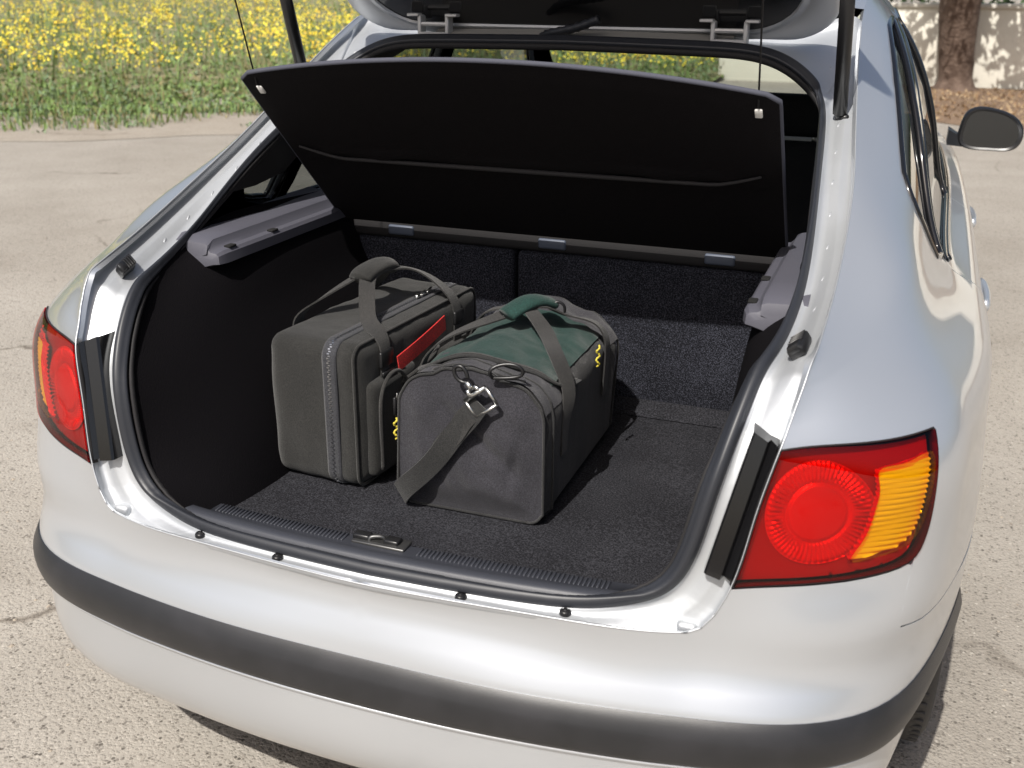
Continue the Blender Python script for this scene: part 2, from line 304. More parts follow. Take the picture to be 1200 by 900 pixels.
WY=.93; A1=arch(WY,1.15); A2=arch(WY+2.61,3.75)
k60=[i for i,p in enumerate(A1[:13]) if p[1]<.598][-1]
CUT=[tuple(q) for q in crspline([(.54,1.26,0),(.529,1.257,0),(.523,1.25,0),(.521,1.24,0),(.5205,1.22,0)],8)[:,:2]]
top=[(4.75,1.26)]+[(u,1.26) for u in np.arange(4.6,.6,-.1)]+CUT+[(.52,.963),(.52,.913)]
KQ=max(i for i,p in enumerate(LT+LO) if p[1]>.700)
quarter=LIGHT[:KQ+1]+[(.787,.66),(.797,.607),(.85,.601),(1.0,.601)]+A1[k60+1:]+[(2.3,.235),(3.2,.235)]+A2+[(4.75,.24)]+top
WQ=[(1.475,1.008),(1.43,1.045),(1.372,1.10),(1.362,1.135),(1.385,1.162),(1.46,1.170),(1.546,1.177),(1.72,1.193),(1.90,1.213),(2.08,1.216),(1.93,1.18),(1.80,1.135),(1.725,1.09),(1.675,1.04),(1.645,.985),(1.56,.993)]
WREAR=[(1.690,.969),(2.1,.969),(2.475,.970),(2.47,1.1),(2.46,1.208),(2.3,1.212),(2.165,1.208),(1.99,1.165),(1.86,1.115),(1.775,1.06),(1.715,1.01)]
WFRONT=[(2.56,.970),(3.1,.970),(3.6,.972),(3.70,.98),(3.55,1.05),(3.35,1.14),(3.18,1.203),(2.9,1.209),(2.55,1.209),(2.555,1.1)]
SASH=[(1.655,.975),(1.683,.975),(1.712,1.012),(1.770,1.062),(1.855,1.118),(1.985,1.168),(2.16,1.212),(2.10,1.216),(1.94,1.18),(1.81,1.135),(1.735,1.09),(1.685,1.04)]
def gap(path,wd=.005):
    p=np.asarray(densify(path,.03,False)); t=np.gradient(p,axis=0); t/=np.linalg.norm(t,axis=1)[:,None]; n=np.c_[-t[:,1],t[:,0]]; return np.vstack([p+n*wd/2,(p-n*wd/2)[::-1]])
def curve2(path,n): return crspline(np.c_[np.asarray(path,float),np.zeros(len(path))],n)[:,:2]
GAPS=[gap(curve2([(2.5,.26),(2.51,.5),(2.515,.8),(2.515,.955)],20)),
 gap(curve2([(1.57,.60),(1.66,.70),(1.70,.80),(1.69,.88),(1.655,.955)],40)),
 gap(curve2([(3.62,.30),(3.65,.6),(3.68,.87)],14))]
V,F,N=skin_patch(quarter,[WQ,WREAR,WFRONT]+GAPS,.028,0,.010)
QP=pair('body_side',V,F,M_paint,CAR,N)
# dark inner skin of the sides, with the same window openings
V,F,N=skin_patch([(1.0,.30),(3.85,.30),(3.85,1.25),(1.0,1.25)],[WQ,WREAR,WFRONT],.06,-.03,0); pair('inner_trim',V,F,M_matb,CAR,-N)
for WN in (WQ,WREAR,WFRONT):
    V,F,N=skin_patch(WN,[],.05,-.006,0); gl=pair('side_window',V,F,M_tint,CAR,N)
    pp=densify(WN,.02); P,Nn=surf(pp[:,0],pp[:,1],-.001,True); P=np.vstack([P,P[:1]]); Nn=np.vstack([Nn,Nn[:1]])
    V,F=sweep(P,[(-.007,-.006),(.007,-.006),(.007,.003),(0,.006),(-.007,.003)],Nn,False); a,b=mk('window_rubber',V,F,M_blk,gl[0]),None; V2,F2,_=mirrored(V,F); mk('window_rubber',V2,F2,M_blk,gl[1])
V,F,N=skin_patch([(2.475,.972),(2.56,.972),(2.55,1.202),(2.46,1.202)],[],.03,.002,.004); pair('door_pillar',V,F,M_blk,CAR,N)
V,F,N=skin_patch(SASH,[],.02,.003,.006); pair('window_sash',V,F,M_blk,CAR,N)
# belt moulding and door handle
uu=np.linspace(1.74,3.72,60); P,Nn=surf(uu,.962+0*uu,.002,True); V,F=sweep(P,[(-.006,-.005),(.006,-.005),(.006,.003),(-.006,.003)],Nn); pair('belt_moulding',V,F,M_blk,CAR)
for uh in (1.80,2.68):
    uu=np.linspace(uh,uh+.2,14); P,Nn=surf(uu,.815+0*uu,.004,True); P=P+Nn*(.008*np.sin(np.linspace(0,math.pi,14))**.5)[:,None]; V,F=sweep(P,[(.013*math.cos(a),.008*math.sin(a)) for a in np.linspace(0,2*math.pi,10,endpoint=False)],Nn); pair('door_handle',V,F,M_paint,CAR)
# bumper
corner=[(.5195,.655),(.5185,.635),(.510,.613),(.495,.6045),(.46,.603)]
bump=[(0,.215)]+[(u,.215) for u in (.3,.6,.9)]+A1[1:k60+1]+[(1.0,.5985),(.85,.5985),(.8,.6045),(.790,.66),(.7840,.692)]+[(p[0],p[1]-.004) for p in LIGHT[KQ+1:]]+corner+[(.3,.603),(0,.603)]
uv_b,F,_p=None,None,None
V,F,N=skin_patch(bump,[],.022,0,.004); Vm,Fm,Nm=mirrored(V,F,N)
VB,FB=join((V,F),(Vm,Fm)); NB=np.vstack([N,Nm])
BUMP=mk('bumper',VB,FB,M_paint,CAR,normals=NB)
ue=A1[k60-3][0]-.004
prof=[(.414,-.006),(.414,.006),(.417,.0100),(.424,.0125),(.436,.0140),(.450,.0140),(.459,.0130),(.466,.0112),(.478,.0060),(.4885,.0020),(.490,.001),(.490,-.006)]
us=np.linspace(0,ue,90); rows=[]
for v,o in prof: rows.append(surf(us,v+0*us,o))
rows=np.array(rows).transpose(1,0,2); rows=np.concatenate([(rows*MX)[:0:-1],rows]); V,F=loft(rows,False,True); F=[f[::-1] for f in F]
mk('rub_strip',V,F,M_strip,BUMP,auto=50)
P=surf(us,.4105+0*us,.0045); P=np.concatenate([(P*MX)[:0:-1],P]); V,F=tube(P,.0032,7); mk('strip_bead',V,F,M_paint,BUMP)
# roof, windscreen, bonnet: ruled between the two sides
def ruled(name,u0,u1,crown,m,dz=0,nu=24,nx=25,vtop=1.26,rear=None,ins=0):
    rows=[]
    for i,u in enumerate(np.linspace(u0,u1,nu)):
        e=surf(u,vtop)[0]; xs=np.linspace(-1,1,nx); rows.append([(x*(e[0]-ins),e[1]+ (rear or 0)*(1-x*x)*(1-i/(nu-1)),e[2]+dz+crown*(1-x*x)) for x in xs])
    V,F=loft(rows); return mk(name,V,F,m,CAR)
ruled('roof',1.80,3.17,.035,M_paint,rear=-.03); ruled('headliner',1.86,3.10,.03,M_head,dz=-.045,ins=.02); ruled('windscreen',3.18,3.86,.04,M_glass); ruled('bonnet',3.875,4.7,.02,M_paint)
rows=[]
for v in VK:
    e=surf(4.75,v)[0]; xs=np.linspace(-1,1,21); rows.append([(x*max(e[0],.05),e[1]+.16*(1-abs(x)**2.5)-.02,e[2]) for x in xs])
V,F=loft(rows[:10]); mk('front_bumper',V,[f[::-1] for f in F],M_paint,CAR)
V,F=rbox((0,2.1,.215),(1.30,3.7,.06),.02); mk('underbody',V,F,M_gap,CAR)
# gutter between panel edge and weatherstrip
ES=crspline(np.hstack([E_PTS,S_PTS]),400); e,s=ES[:,:3].copy(),ES[:,3:]
_ct=densify(CUT,.004,False)
bu=np.r_[np.linspace(1.72,.54,200),_ct[:,0],np.full(120,.52),[c[0] for c in densify(corner,.004,False)],np.linspace(.46,0,60)]; bv=np.r_[np.full(200,1.26),_ct[:,1],np.linspace(1.22,.66,120),[c[1] for c in densify(corner,.004,False)],np.full(60,.603)]
BND=surf(bu,bv)
for i in range(len(e)):
    dd_=np.linalg.norm(BND-e[i],axis=1); j=int(dd_.argmin())
    if e[i][1]<1.22 or e[i][2]<1.3:
        if dd_[j]<.06: e[i]=BND[j]
tg=np.gradient((e+s)/2,axis=0); inw=np.cross(tg,s-e); inw/=np.linalg.norm(inw,axis=1)[:,None]; sg=np.sign(inw@np.array([0,.6,-.6])); sg[sg==0]=1; inw*=sg[:,None]
for _ in range(20): inw[1:-1]=(inw[:-2]+2*inw[1:-1]+inw[2:])/4
inw/=np.linalg.norm(inw,axis=1)[:,None]
sd=s-e; wd=np.linalg.norm(sd,axis=1); sd=sd/wd[:,None]
gp=[(0,.0),(.02,.006),(.05,.013),(.10,.0165),(.16,.0175),(.30,.0165),(.42,.012),(.50,.0105),(.70,.010),(.88,.009),(.95,.004),(1.0,-.002),(1.08,-.003)]
dep=np.clip(wd/.055,.35,1.0)
rows=[e+sd*(f*wd)[:,None]+inw*(d*dep)[:,None] for f,d in gp]; R=np.array(rows).transpose(1,0,2)
Vg,Fg=loft(R); V2=np.vstack([Vg,Vg*MX]); F2=[f[::-1] for f in Fg]+[tuple(i+len(Vg) for i in f) for f in Fg]
GUT=mk('boot_gutter',V2,F2,M_gut,CAR)
P=np.vstack([e[90:],(e[90:]*MX)[-2::-1]]); V,F=tube(P,.0014,7); mk('panel_lip',V,F,M_gut,GUT)
sl_=np.vstack([s,(s*MX)[-2:0:-1]]); iw=np.vstack([inw,(inw*MX)[-2:0:-1]]); sdl=np.vstack([sd,(sd*MX)[-2:0:-1]])
def ringsweep(center,prof):   # closed loop along the opening, prof in (towards inside, outward)
    rows=[[c+a*d-b*i for a,b in prof] for c,d,i in zip(center,sdl,iw)]; rows.append(rows[0]); return loft(rows,True)
ang=np.linspace(0,2*math.pi,14,endpoint=False)
V,F=ringsweep(sl_,[(.009+.013*math.cos(a),.006+.0100*math.sin(a)+.0025*math.cos(3*a)) for a in ang]); WS=mk('weatherstrip',V,F,M_rub,CAR)
V,F=ringsweep(sl_,[(.0255+.0045*math.cos(a),-.002+.007*math.sin(a)) for a in ang[::2]]); mk('inner_lip',V,F,M_matb,WS)
# weld dimples and corner bosses in the gutter
DV,DF=[],[]
def gut_at(i,f,lift=0): return e[i]+sd[i]*(f*wd[i])-inw[i]*(lift-np.interp(f,[g[0] for g in gp],[g[1] for g in gp])*dep[i])
bm_parts=[]
for i in list(range(88,208,12)):
    c=gut_at(i,.66,0); a=np.linspace(0,2*math.pi,8,endpoint=False); t=tg[i]/np.linalg.norm(tg[i]); ring=[c+.0055*(math.cos(q)*t+math.sin(q)*sd[i]) for q in a]; ring2=[c+.003*(math.cos(q)*t+math.sin(q)*sd[i])-inw[i]*.0012 for q in a]; Vd,Fd=loft([ring,ring2],True); Fd.append(tuple(range(8,16))); bm_parts.append((Vd,Fd))
for V,F in bm_parts:
    mk('weld_dimple',V,F,M_gut,GUT); V2,F2,_=mirrored(V,F); mk('weld_dimple',V2,F2,M_gut,GUT)
V,F=rbox((.484,.166,.600),(.030,.020,.020),.007,3); a=mk('corner_boss',V,F,M_gut,GUT); V2,F2,_=mirrored(V,F); mk('corner_boss',V2,F2,M_gut,GUT)
# rubber plugs along the sill
for x,y in ((.312,.142),(.156,.125),(-.312,.142),(-.156,.125)):
    V,F=lathe([(0,.0035),(.0035,.0035),(.004,.002),(.0065,.0025),(.0085,.0005),(.009,-.004)],18,'z'); mk('sill_plug',V+np.array([x,y,.6005]),F,M_knob,CAR)
# bump stops
def near(path,p): return int(np.argmin(np.linalg.norm(path-np.asarray(p),axis=1)))
i=near((e+s)/2,(.578,.356,.961)); t=tg[i]/np.linalg.norm(tg[i]); o=-inw[i]; rm=Matrix((t,sd[i],o)).transposed(); c=gut_at(i,.5,.009)
parts=[rbox(c,(.042,.024,.018),.004,2,rm),rbox(c+t*.014+o*.006,(.016,.020,.014),.004,2,rm)]+[rbox(c-t*(.014-.006*k)+o*.010,(.0025,.022,.004),.0006,1,rm) for k in range(4)]
V,F=join(*parts); pair('bump_stop',V,F,M_knob,CAR,auto=40)
# taillights
LP=np.array(LIGHT); LD=densify(LIGHT,.02)
lc=LP.mean(0)
def shrink(poly,d):
    p=np.asarray(poly,float); n=len(p); t=np.roll(p,-1,0)-np.roll(p,1,0); t/=np.linalg.norm(t,axis=1)[:,None]; nn=np.c_[-t[:,1],t[:,0]]; ar=np.sum(p[:,0]*np.roll(p[:,1],-1)-np.roll(p[:,0],-1)*p[:,1]); return p+nn*d*(1 if ar>0 else -1)
CC=np.array([.6285,.7775]); CR=.076
_P=surf([CC[0],CC[0]+1e-3,CC[0]],[CC[1],CC[1],CC[1]+1e-3]); _pu,_pv=(_P[1]-_P[0])*1e3,(_P[2]-_P[0])*1e3
_n=np.cross(_pu,_pv); _n/=np.linalg.norm(_n); _h=np.cross([0,0,1.],_n)*1.0; _h/=np.linalg.norm(_h); _z=np.cross(_n,_h)
_B=np.array([[_pu@_h,_pv@_h],[_pu@_z,_pv@_z]])      # (du,dv) -> metric offset
_Bi=np.linalg.inv(_B)
def lmet(uv): return (uv-CC)@_B.T
AMB=smoothpoly([(.697,.836),(.735,.843),(.779,.850),(.784,.815),(.783,.775),(.776,.742),(.758,.722),(.728,.714),(.693,.711),(.700,.735),(.706,.765),(.706,.790),(.703,.815)],52)
def lamp(mirror):
    def put(name,V,F,m,parent,N=None,**kw):
        V=np.asarray(V,float)
        if mirror: V,F,N=mirrored(V,F,N)
        return mk(name,V,F,m,parent,normals=N,**kw)
    lin=shrink(LD,.0022)
    V,F,N=skin_patch(lin,[AMB],.012,.0045,.010); root=put('tail_light',V,F,M_lred,CAR,N)
    # reflector tray with bowl and radial ribs as relief
    tray=shrink(LD,.0038); uv,Ft,_=cdt(tray,[],.0045); d=lmet(uv); r=np.linalg.norm(d,axis=1); th=np.arctan2(d[:,1],d[:,0])
    off=np.full(len(uv),-.014); ring=(r>CR*.56)&(r<CR); off+=np.where(ring,.0035*np.cos(th*52)*np.sin((r-CR*.56)/(CR*.44)*math.pi),0); off+=np.where(r<CR*.56,.004*np.cos(r/(CR*.56)*math.pi/2),0)
    P=surf(uv[:,0],uv[:,1],off); put('lamp_tray',P,[tuple(f) for f in Ft],M_house,root)
    q=np.linspace(0,2*math.pi,56,endpoint=False); disc=CC+np.c_[CR*np.cos(q),CR*np.sin(q)]@_Bi.T
    uv,Ft,_=cdt(disc,[],.0024); d=lmet(uv); r=np.linalg.norm(d,axis=1); th=np.arctan2(d[:,1],d[:,0]); off=np.where(r>CR*.56,-.0095+.0036*np.cos(th*60)*np.clip(np.sin((r-CR*.56)/(CR*.44)*math.pi),0,1)-.004*np.clip((r/CR-.56)/.44,0,1)*0,-.0085+.004*np.cos(np.clip(r/(CR*.56),0,1)*math.pi/2))-.004*np.exp(-((r-CR*.57)/.0022)**2)-.003*np.exp(-((r-CR*.98)/.002)**2)
    put('bulb_reflector',surf(uv[:,0],uv[:,1],off),[tuple(f) for f in Ft],M_refl,root)
    # amber indicator: ribbed reflector behind its own amber lens
    uv,Ft,_=cdt(AMB,[],.0026); P=surf(uv[:,0],uv[:,1],-.006+.0022*np.cos(uv[:,1]*2*math.pi/.0075+np.sin(uv[:,0]*30))); put('indicator_reflector',P,[tuple(f) for f in Ft],M_refa,root)
    V,F,N=skin_patch(shrink(AMB,.0006),[],.012,.0045,.006); put('indicator_lens',V,F,M_lamb,root,N)
    # black seal round the lens and glossy black filler panel beside it
    P,Nn=surf(LD[:,0],LD[:,1],.001,True); P=np.vstack([P,P[:1]]); Nn=np.vstack([Nn,Nn[:1]]); V,F=sweep(P,[(-.0013,-.012),(.0013,-.012),(.0013,.001),(-.0013,.001)],Nn,False); put('lamp_seal',V,F,M_matb,root)
    rows=[]
    for f in np.linspace(0,1,14):
        ou=np.array([.5405,.166,.682])*(1-f)+np.array([.5795,.211,.872])*f+np.array([0,-.006*math.sin(f*math.pi)*0,0]); inn=np.array([.500,.190,.686])*(1-f)+np.array([.543,.240,.884])*f
        inn=inn+np.array([0,-.016,0]); ou=ou+np.array([-.003,.004,0]); ed=ou*.72+inn*.28+np.array([-.001,.010,0]); ri=ou*.60+inn*.40+np.array([0,-.004,0]); rows.append([ou+[0,.03,0],ou,ed,ri,inn+[.002,-.002,0],inn+[-.001,.002,0],inn+[-.006,.045,0]])
    V,F=loft(rows,False,True); put('lamp_filler',V,F,M_blk,root,auto=25)
    return root
lamp(False); lamp(True)

# ---------------- boot interior ----------------
FZ=.58
sh=np.array([(-.455,.30),(-.43,.235),(-.33,.222),(-.15,.215),(0,.213),(.15,.215),(.33,.222),(.43,.235),(.455,.30),(.47,.55),(.47,.99),(-.47,.99),(-.47,.55)])
pd=densify(sh,.03); uv,F,_=cdt(sh,[],.03); V=np.c_[uv,np.full(len(uv),FZ)]
V[:,2]+=np.array([.0035*noise.noise((x*6,y*6,0)) for x,y in uv]); mk('boot_floor',V,[tuple(f) for f in F],M_floor,CAR)
# carpet flap at the foot of the seat back
rows=[[(x,y,z) for x in np.linspace(-.47,.47,30)] for y,z in ((.935,FZ+.003),(.95,FZ+.010),(.975,FZ+.016),(.992,FZ+.020))]; V,F=loft(rows); mk('carpet_flap',V,[f[::-1] for f in F],M_floor,CAR)
# sill scuff plate with ridges
xs=np.linspace(-.43,.43,70); bow=lambda x:.034*(abs(x)/.43)**2.2
pr=[(.150,.602),(.153,.612),(.160,.616),(.180,.612),(.196,.600),(.205,.596),(.240,.594),(.246,.590),(.248,.575)]
rows=[[(x*(1 if y<.2 else .93),y+bow(x)*(1 if y<.2 else .55),z) for x in xs] for y,z in pr]; V,F=loft(rows); SCF=mk('sill_trim',V,[f[::-1] for f in F],M_scuff,CAR)
rp=[]
for x in list(np.arange(-.36,-.095,.0075))+list(np.arange(.045,.37,.0075)):
    b=bow(x)*.55; rp.append(rbox((x*.95,.2255+b,.5955),(.0032,.026,.004),.001,1))
V,F=join(*rp); mk('grip_ridges',V,F,M_scuff,SCF,kind='stuff')
V,F=rbox((-.028,.2315,.5965),(.094,.034,.006),.002,2); LA=mk('latch_plate',V,F,M_dsteel,SCF)
V,F=rbox((-.040,.2315,.5995),(.050,.018,.003),.001,1); mk('latch_slot',V,F,M_gap,LA)
P=crspline([(-.046,.223,.597),(-.045,.225,.604),(-.036,.229,.606),(-.026,.233,.604),(-.024,.234,.597)],20); V,F=tube(P,.0036,8); mk('striker',V,F,M_dsteel,LA)
for c_,z_ in (((-.062,.231,.602),(.030,.018,.010)),((-.008,.232,.602),(.026,.020,.009))): V,F=rbox(c_,z_,.003,2); mk('latch_jaw',V,F,M_knob,LA)
# side trims of the boot: from the weatherstrip inwards to the seat back
def wall(name,sign,ends,m):
    cols=[]
    for z,ms,en in ends:
        sel=np.arange(120,380); i=sel[np.argmin(np.abs(s[sel,2]-z)+ (0 if z>.62 else 0))]; p=s[i]+sd[i]*.024+inw[i]*.004; p=p*[sign,1,1]; q=[p]+[np.array(x,float) for x in ms]+[np.array(en,float)]
        cols.append(crspline(q,26))
    R=np.array(cols); R=np.array([crspline(R[:,k],36) for k in range(R.shape[1])]); V,F=loft(R); return mk(name,V,F if sign>0 else [f[::-1] for f in F],m,CAR)
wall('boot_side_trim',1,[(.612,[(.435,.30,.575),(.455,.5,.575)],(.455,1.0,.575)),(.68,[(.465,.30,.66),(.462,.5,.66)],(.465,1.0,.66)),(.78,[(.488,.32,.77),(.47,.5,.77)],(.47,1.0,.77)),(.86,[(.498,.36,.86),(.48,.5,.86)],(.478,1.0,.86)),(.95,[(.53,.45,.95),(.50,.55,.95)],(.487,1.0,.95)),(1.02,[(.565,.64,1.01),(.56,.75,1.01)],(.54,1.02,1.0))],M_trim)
wall('boot_side_trim',-1,[(.612,[(-.335,.275,.574),(-.325,.42,.574)],(-.345,1.0,.574)),(.68,[(-.385,.29,.66),(-.35,.44,.66)],(-.365,1.0,.66)),(.78,[(-.43,.32,.77),(-.395,.5,.77)],(-.40,1.0,.77)),(.86,[(-.47,.36,.86),(-.45,.5,.86)],(-.45,1.0,.86)),(.95,[(-.53,.45,.95),(-.50,.55,.95)],(-.487,1.0,.95)),(1.02,[(-.565,.64,1.01),(-.56,.75,1.01)],(-.54,1.02,1.0))],M_trim)  # left trim bulged inwards, turned off the sun, to stand in for shade
# pillar trims above the shelf supports and header trim
for sg_ in (1,-1):
    cols=[]
    for i in range(36,168,6):
        p=s[i]+sd[i]*.024; q=p+np.array([.004,.10,-.002]); r_=p+np.array([.035,.26,.0]); cols.append([p*[sg_,1,1],q*[sg_,1,1],r_*[sg_,1,1]])
    V,F=loft(cols); mk('pillar_trim',V,F if sg_<0 else [f[::-1] for f in F],M_matb,CAR)
cols=[]
for x in np.linspace(-1,1,21):
    i=int(round(abs(x)*44)); p=(s[i]+sd[i]*.024)*[1 if x>=0 else -1,1,1]; cols.append([p,p+[0,.02,.006],p+[0,.16,.045]])
V,F=loft(cols); mk('header_trim',V,F,M_head,CAR)
# shelf supports
SUP=[]
for y,k in ((.486,.45),(.492,.8),(.51,1),(.60,1),(.75,1),(.975,1)):
    x0=.477+(1-k)*.03; c=[(x0,.950),(x0+.001,.968),(x0+.006,.974),(x0+.018,.976),(x0+.024,.982),(.506,.992),(.514,.996),(.575,.999+(y-.49)*.02),(.575,.945),(x0+.02,.944)]
    SUP.append([(x,y,.95+(z-.95)*(k if z>.95 else 1)) for x,z in c])
V,F=loft(SUP,True,True); sa,sb=pair('shelf_support',V,[f[::-1] for f in F],M_plas,CAR,auto=35)
for y in (.535,.68):
    for sg_,par in ((1,sa),(-1,sb)): V,F=rbox((.487*sg_,y,.9765),(.014,.022,.004),.001,1); mk('clip_slot',V,F,M_gap,par)
# seat backs, split 60/40, top bar with three plates
for x0,x1 in ((-.478,-.089),(-.081,.478)):
    V,F=rbox(((x0+x1)/2,1.04,.745),(x1-x0,.09,.315),.012,3); mk('seat_back',V,F,M_seatc,CAR,label='carpeted seat back panel')
V,F=rbox((0,1.035,.925),(.962,.085,.042),.008,2); TB=mk('seat_top_bar',V,F,M_matb,CAR)
for x in (-.356,0,.357): V,F=rbox((x,.9925,.9235),(.062,.010,.022),.0045,3); mk('hinge_plate',V,F,M_tab,TB)
V,F=rbox((0,1.17,.75),(1.0,.16,.34),.05,4); mk('rear_bench',V,F,M_seat,CAR)
for x in (-.30,.30):
    V,F=rbox((x,1.16,1.005),(.24,.07,.10),.03,4); h=mk('rear_headrest',V,F,M_seat,CAR)
# front seats and dashboard
for x in (-.36,.36):
    V,F=join(rbox((x,2.10,.74),(.46,.13,.56),.05,4)); ss=mk('front_seat',V,F,M_seat,CAR); V,F=rbox((x,2.13,1.09),(.25,.09,.12),.035,4); mk('headrest',V,F,M_seat,ss)
    for dx in (-.06,.06): V,F=tube([(x+dx,2.12,.99),(x+dx,2.125,1.06)],.006,8); mk('headrest_post',V,F,M_chrome,ss)
V,F=rbox((0,3.1,.78),(1.40,.42,.28),.06,4); mk('dashboard',V,F,M_matb,CAR)
# parcel shelf hanging tilted from its cords
sdv=np.array([0,-.7276,.686]); snv=np.array([0,-.686,-.7276])   # along, underside normal
def shp(x,l,n): return np.array([x,.965,.945])+l*sdv+n*snv
nx,nl=49,40; xs=np.linspace(-1,1,nx); und=[];upp=[]
for j in range(nl+1):
    f=j/nl; ru=[];rp_=[]
    for x in xs:
        X=.489*x; L=.546-.25*X*X; cr=max(0,abs(X)-.462)/.027; L-=.012*cr**2.5; l=f*L
        rid=.010*math.exp(-((l-(.262-.03*max(0,abs(X)-.40)/.09))/.006)**2)*(1 if abs(X)<.462 else 0) + (.0035 if (l>.262 and abs(X)<.47 and f<.97) else 0)
        ru.append(shp(X*(1-.0*f),l,rid)); rp_.append(shp(X,l,-.009))
    und.append(ru);upp.append(rp_)
V1,F1=loft(und);V2_,F2_=loft(upp); PS=mk('parcel_shelf',V1,F1,M_shelf,CAR)
mk('shelf_top',V2_,[f[::-1] for f in F2_],M_shelfedge,PS)
loop=[und[j][0] for j in range(nl+1)]+[und[nl][k] for k in range(1,nx)]+[und[j][nx-1] for j in range(nl-1,-1,-1)]; loop=np.array(loop)-snv*.0045
V,F=tube(loop,.0046,8); mk('shelf_edging',V,F,M_shelfedge,PS)
P=np.array([shp(x,.255+.034*min(1,max(0,abs(x)-.37)/.085)**1.3,.011) for x in np.linspace(-.455,.455,50)]); V,F=tube(P,[.0045*(.3+.7*math.sin(math.pi*(i+.5)/50)**.4) for i in range(50)],8); mk('fold_ridge',V,F,mat('fold_highlight',(.020,.0185,.020),.8),PS)  # paler tube added as a painted highlight along the fold
for sg_ in (1,-1):
    V,F=rbox(shp(.457*sg_,.455,.004),(.012,.020,.005),.0012,1,Matrix.Rotation(math.radians(-46),3,'X')); mk('cord_clip',V,F,M_white,PS)
# tailgate, open
HO=np.array([0,1.165,1.358]); hl=np.array([0,-.695,.719]); hn=np.array([0,.719,.695])
def hp(x,l,n): return HO+np.array([x,0,0])+l*hl+n*hn
def hcont(ins,n,rad=.10,ln=1.32):
    out=[]
    w0,w1=.530,.555
    for cx,cy,a0 in ((1,0,-90),(1,1,0),(-1,1,90),(-1,0,180)):
        r=max(rad-ins*.6,.02); ll=(ins-.012+r) if cy==0 else (ln-ins-r)
        hw=(w0 if cy==0 else w1)-ins-r
        for q in np.linspace(a0,a0+90,10): out.append(hp(cx*hw+r*math.cos(math.radians(q)),ll+r*math.sin(math.radians(q)),n))
    return out
def hinner(g,n):
    out=[];rad=.125;ln=1.32
    for cx,cy,a0 in ((1,0,-90),(1,1,0),(-1,1,90),(-1,0,180)):
        r=rad-g; ll=(.012+g+r) if cy==0 else (ln-.07-g-r); hw=.470-g-r
        for q in np.linspace(a0,a0+90,10): out.append(hp(cx*hw+r*math.cos(math.radians(q)),ll+r*math.sin(math.radians(q)),n))
    return out
rows=[hcont(.006,.008),hcont(0,.0),hcont(0,-.010),hcont(.005,-.017),hcont(.012,-.0195),hinner(-.018,-.020),hinner(-.012,-.017),hinner(-.006,-.0165),hinner(-.002,-.022),hinner(.004,-.022),hinner(.006,-.016)]
V,F=loft(rows,True); TG=mk('tailgate',V,[f[::-1] for f in F],M_gut,CAR,auto=60)
c=hinner(.005,-.017); mk('tailgate_glass',np.array(c),[tuple(range(len(c)))[::-1]],M_blk,TG,smooth=False)
c=hcont(.006,.008); mk('outer_skin',np.array(c),[tuple(range(len(c)))],M_blk,TG,smooth=False)
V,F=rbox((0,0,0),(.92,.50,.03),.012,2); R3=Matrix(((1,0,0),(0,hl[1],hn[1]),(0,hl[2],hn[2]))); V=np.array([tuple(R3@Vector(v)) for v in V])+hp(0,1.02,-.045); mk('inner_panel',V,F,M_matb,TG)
# hinges, wiring boot
M_hinge=mat('zinc_hinge',(.62,.62,.62),.45,.4)
for sg_ in (1,-1):
    c=np.array([.321*sg_,1.122,1.345]); pts=[]
    parts=[rbox(c+[-.026,-.004,.008],(.007,.022,.034),.0015,1),rbox(c+[.026,-.004,.008],(.007,.022,.034),.0015,1),rbox(c+[0,-.006,-.006],(.056,.020,.006),.0015,1),rbox(c+[-.036,-.012,.025],(.022,.018,.005),.0012,1),rbox(c+[.036,-.012,.025],(.022,.018,.005),.0012,1),tube([c+[-.024,-.01,.010],c+[.024,-.01,.010]],.0038,8)]
    V,F=join(*parts); V=c+(V-c)*1.25; mk('hinge',V,F,M_hinge,TG,auto=40)
P=crspline([(-.075,1.118,1.336),(-.05,1.10,1.345),(-.01,1.09,1.353),(.03,1.085,1.364),(.06,1.08,1.375)],24); V,F=tube(P,[.009+.001*math.sin(i*2.2) for i in range(24)],10); mk('wiring_boot',V,F,M_rub,TG)
# gas struts and cords
for sg_ in (1,-1):
    a=np.array([.559*sg_,.965,1.207]); b=np.array([.548*sg_,.783,1.715]); dd=(b-a)/np.linalg.norm(b-a)
    V,F=tube([a+dd*.02,a+dd*.36],.0130,14); g=mk('gas_strut',V,F,M_knob,CAR); V,F=tube([a+dd*.36,b],.006,10); mk('strut_rod',V,F,M_dsteel,g)
    V,F=join(rbox(a+[.008*sg_,0,0],(.018,.030,.034),.005,2),tube([a,a+dd*.03],.008,10)); mk('strut_joint',V,F,M_knob,g)
    p=shp(.457*sg_,.470,.006); q=hp(.457*sg_,1.19,-.03); V,F=tube([p,(p+q)/2,q],.0016,6); mk('shelf_cord',V,F,M_matb,PS)
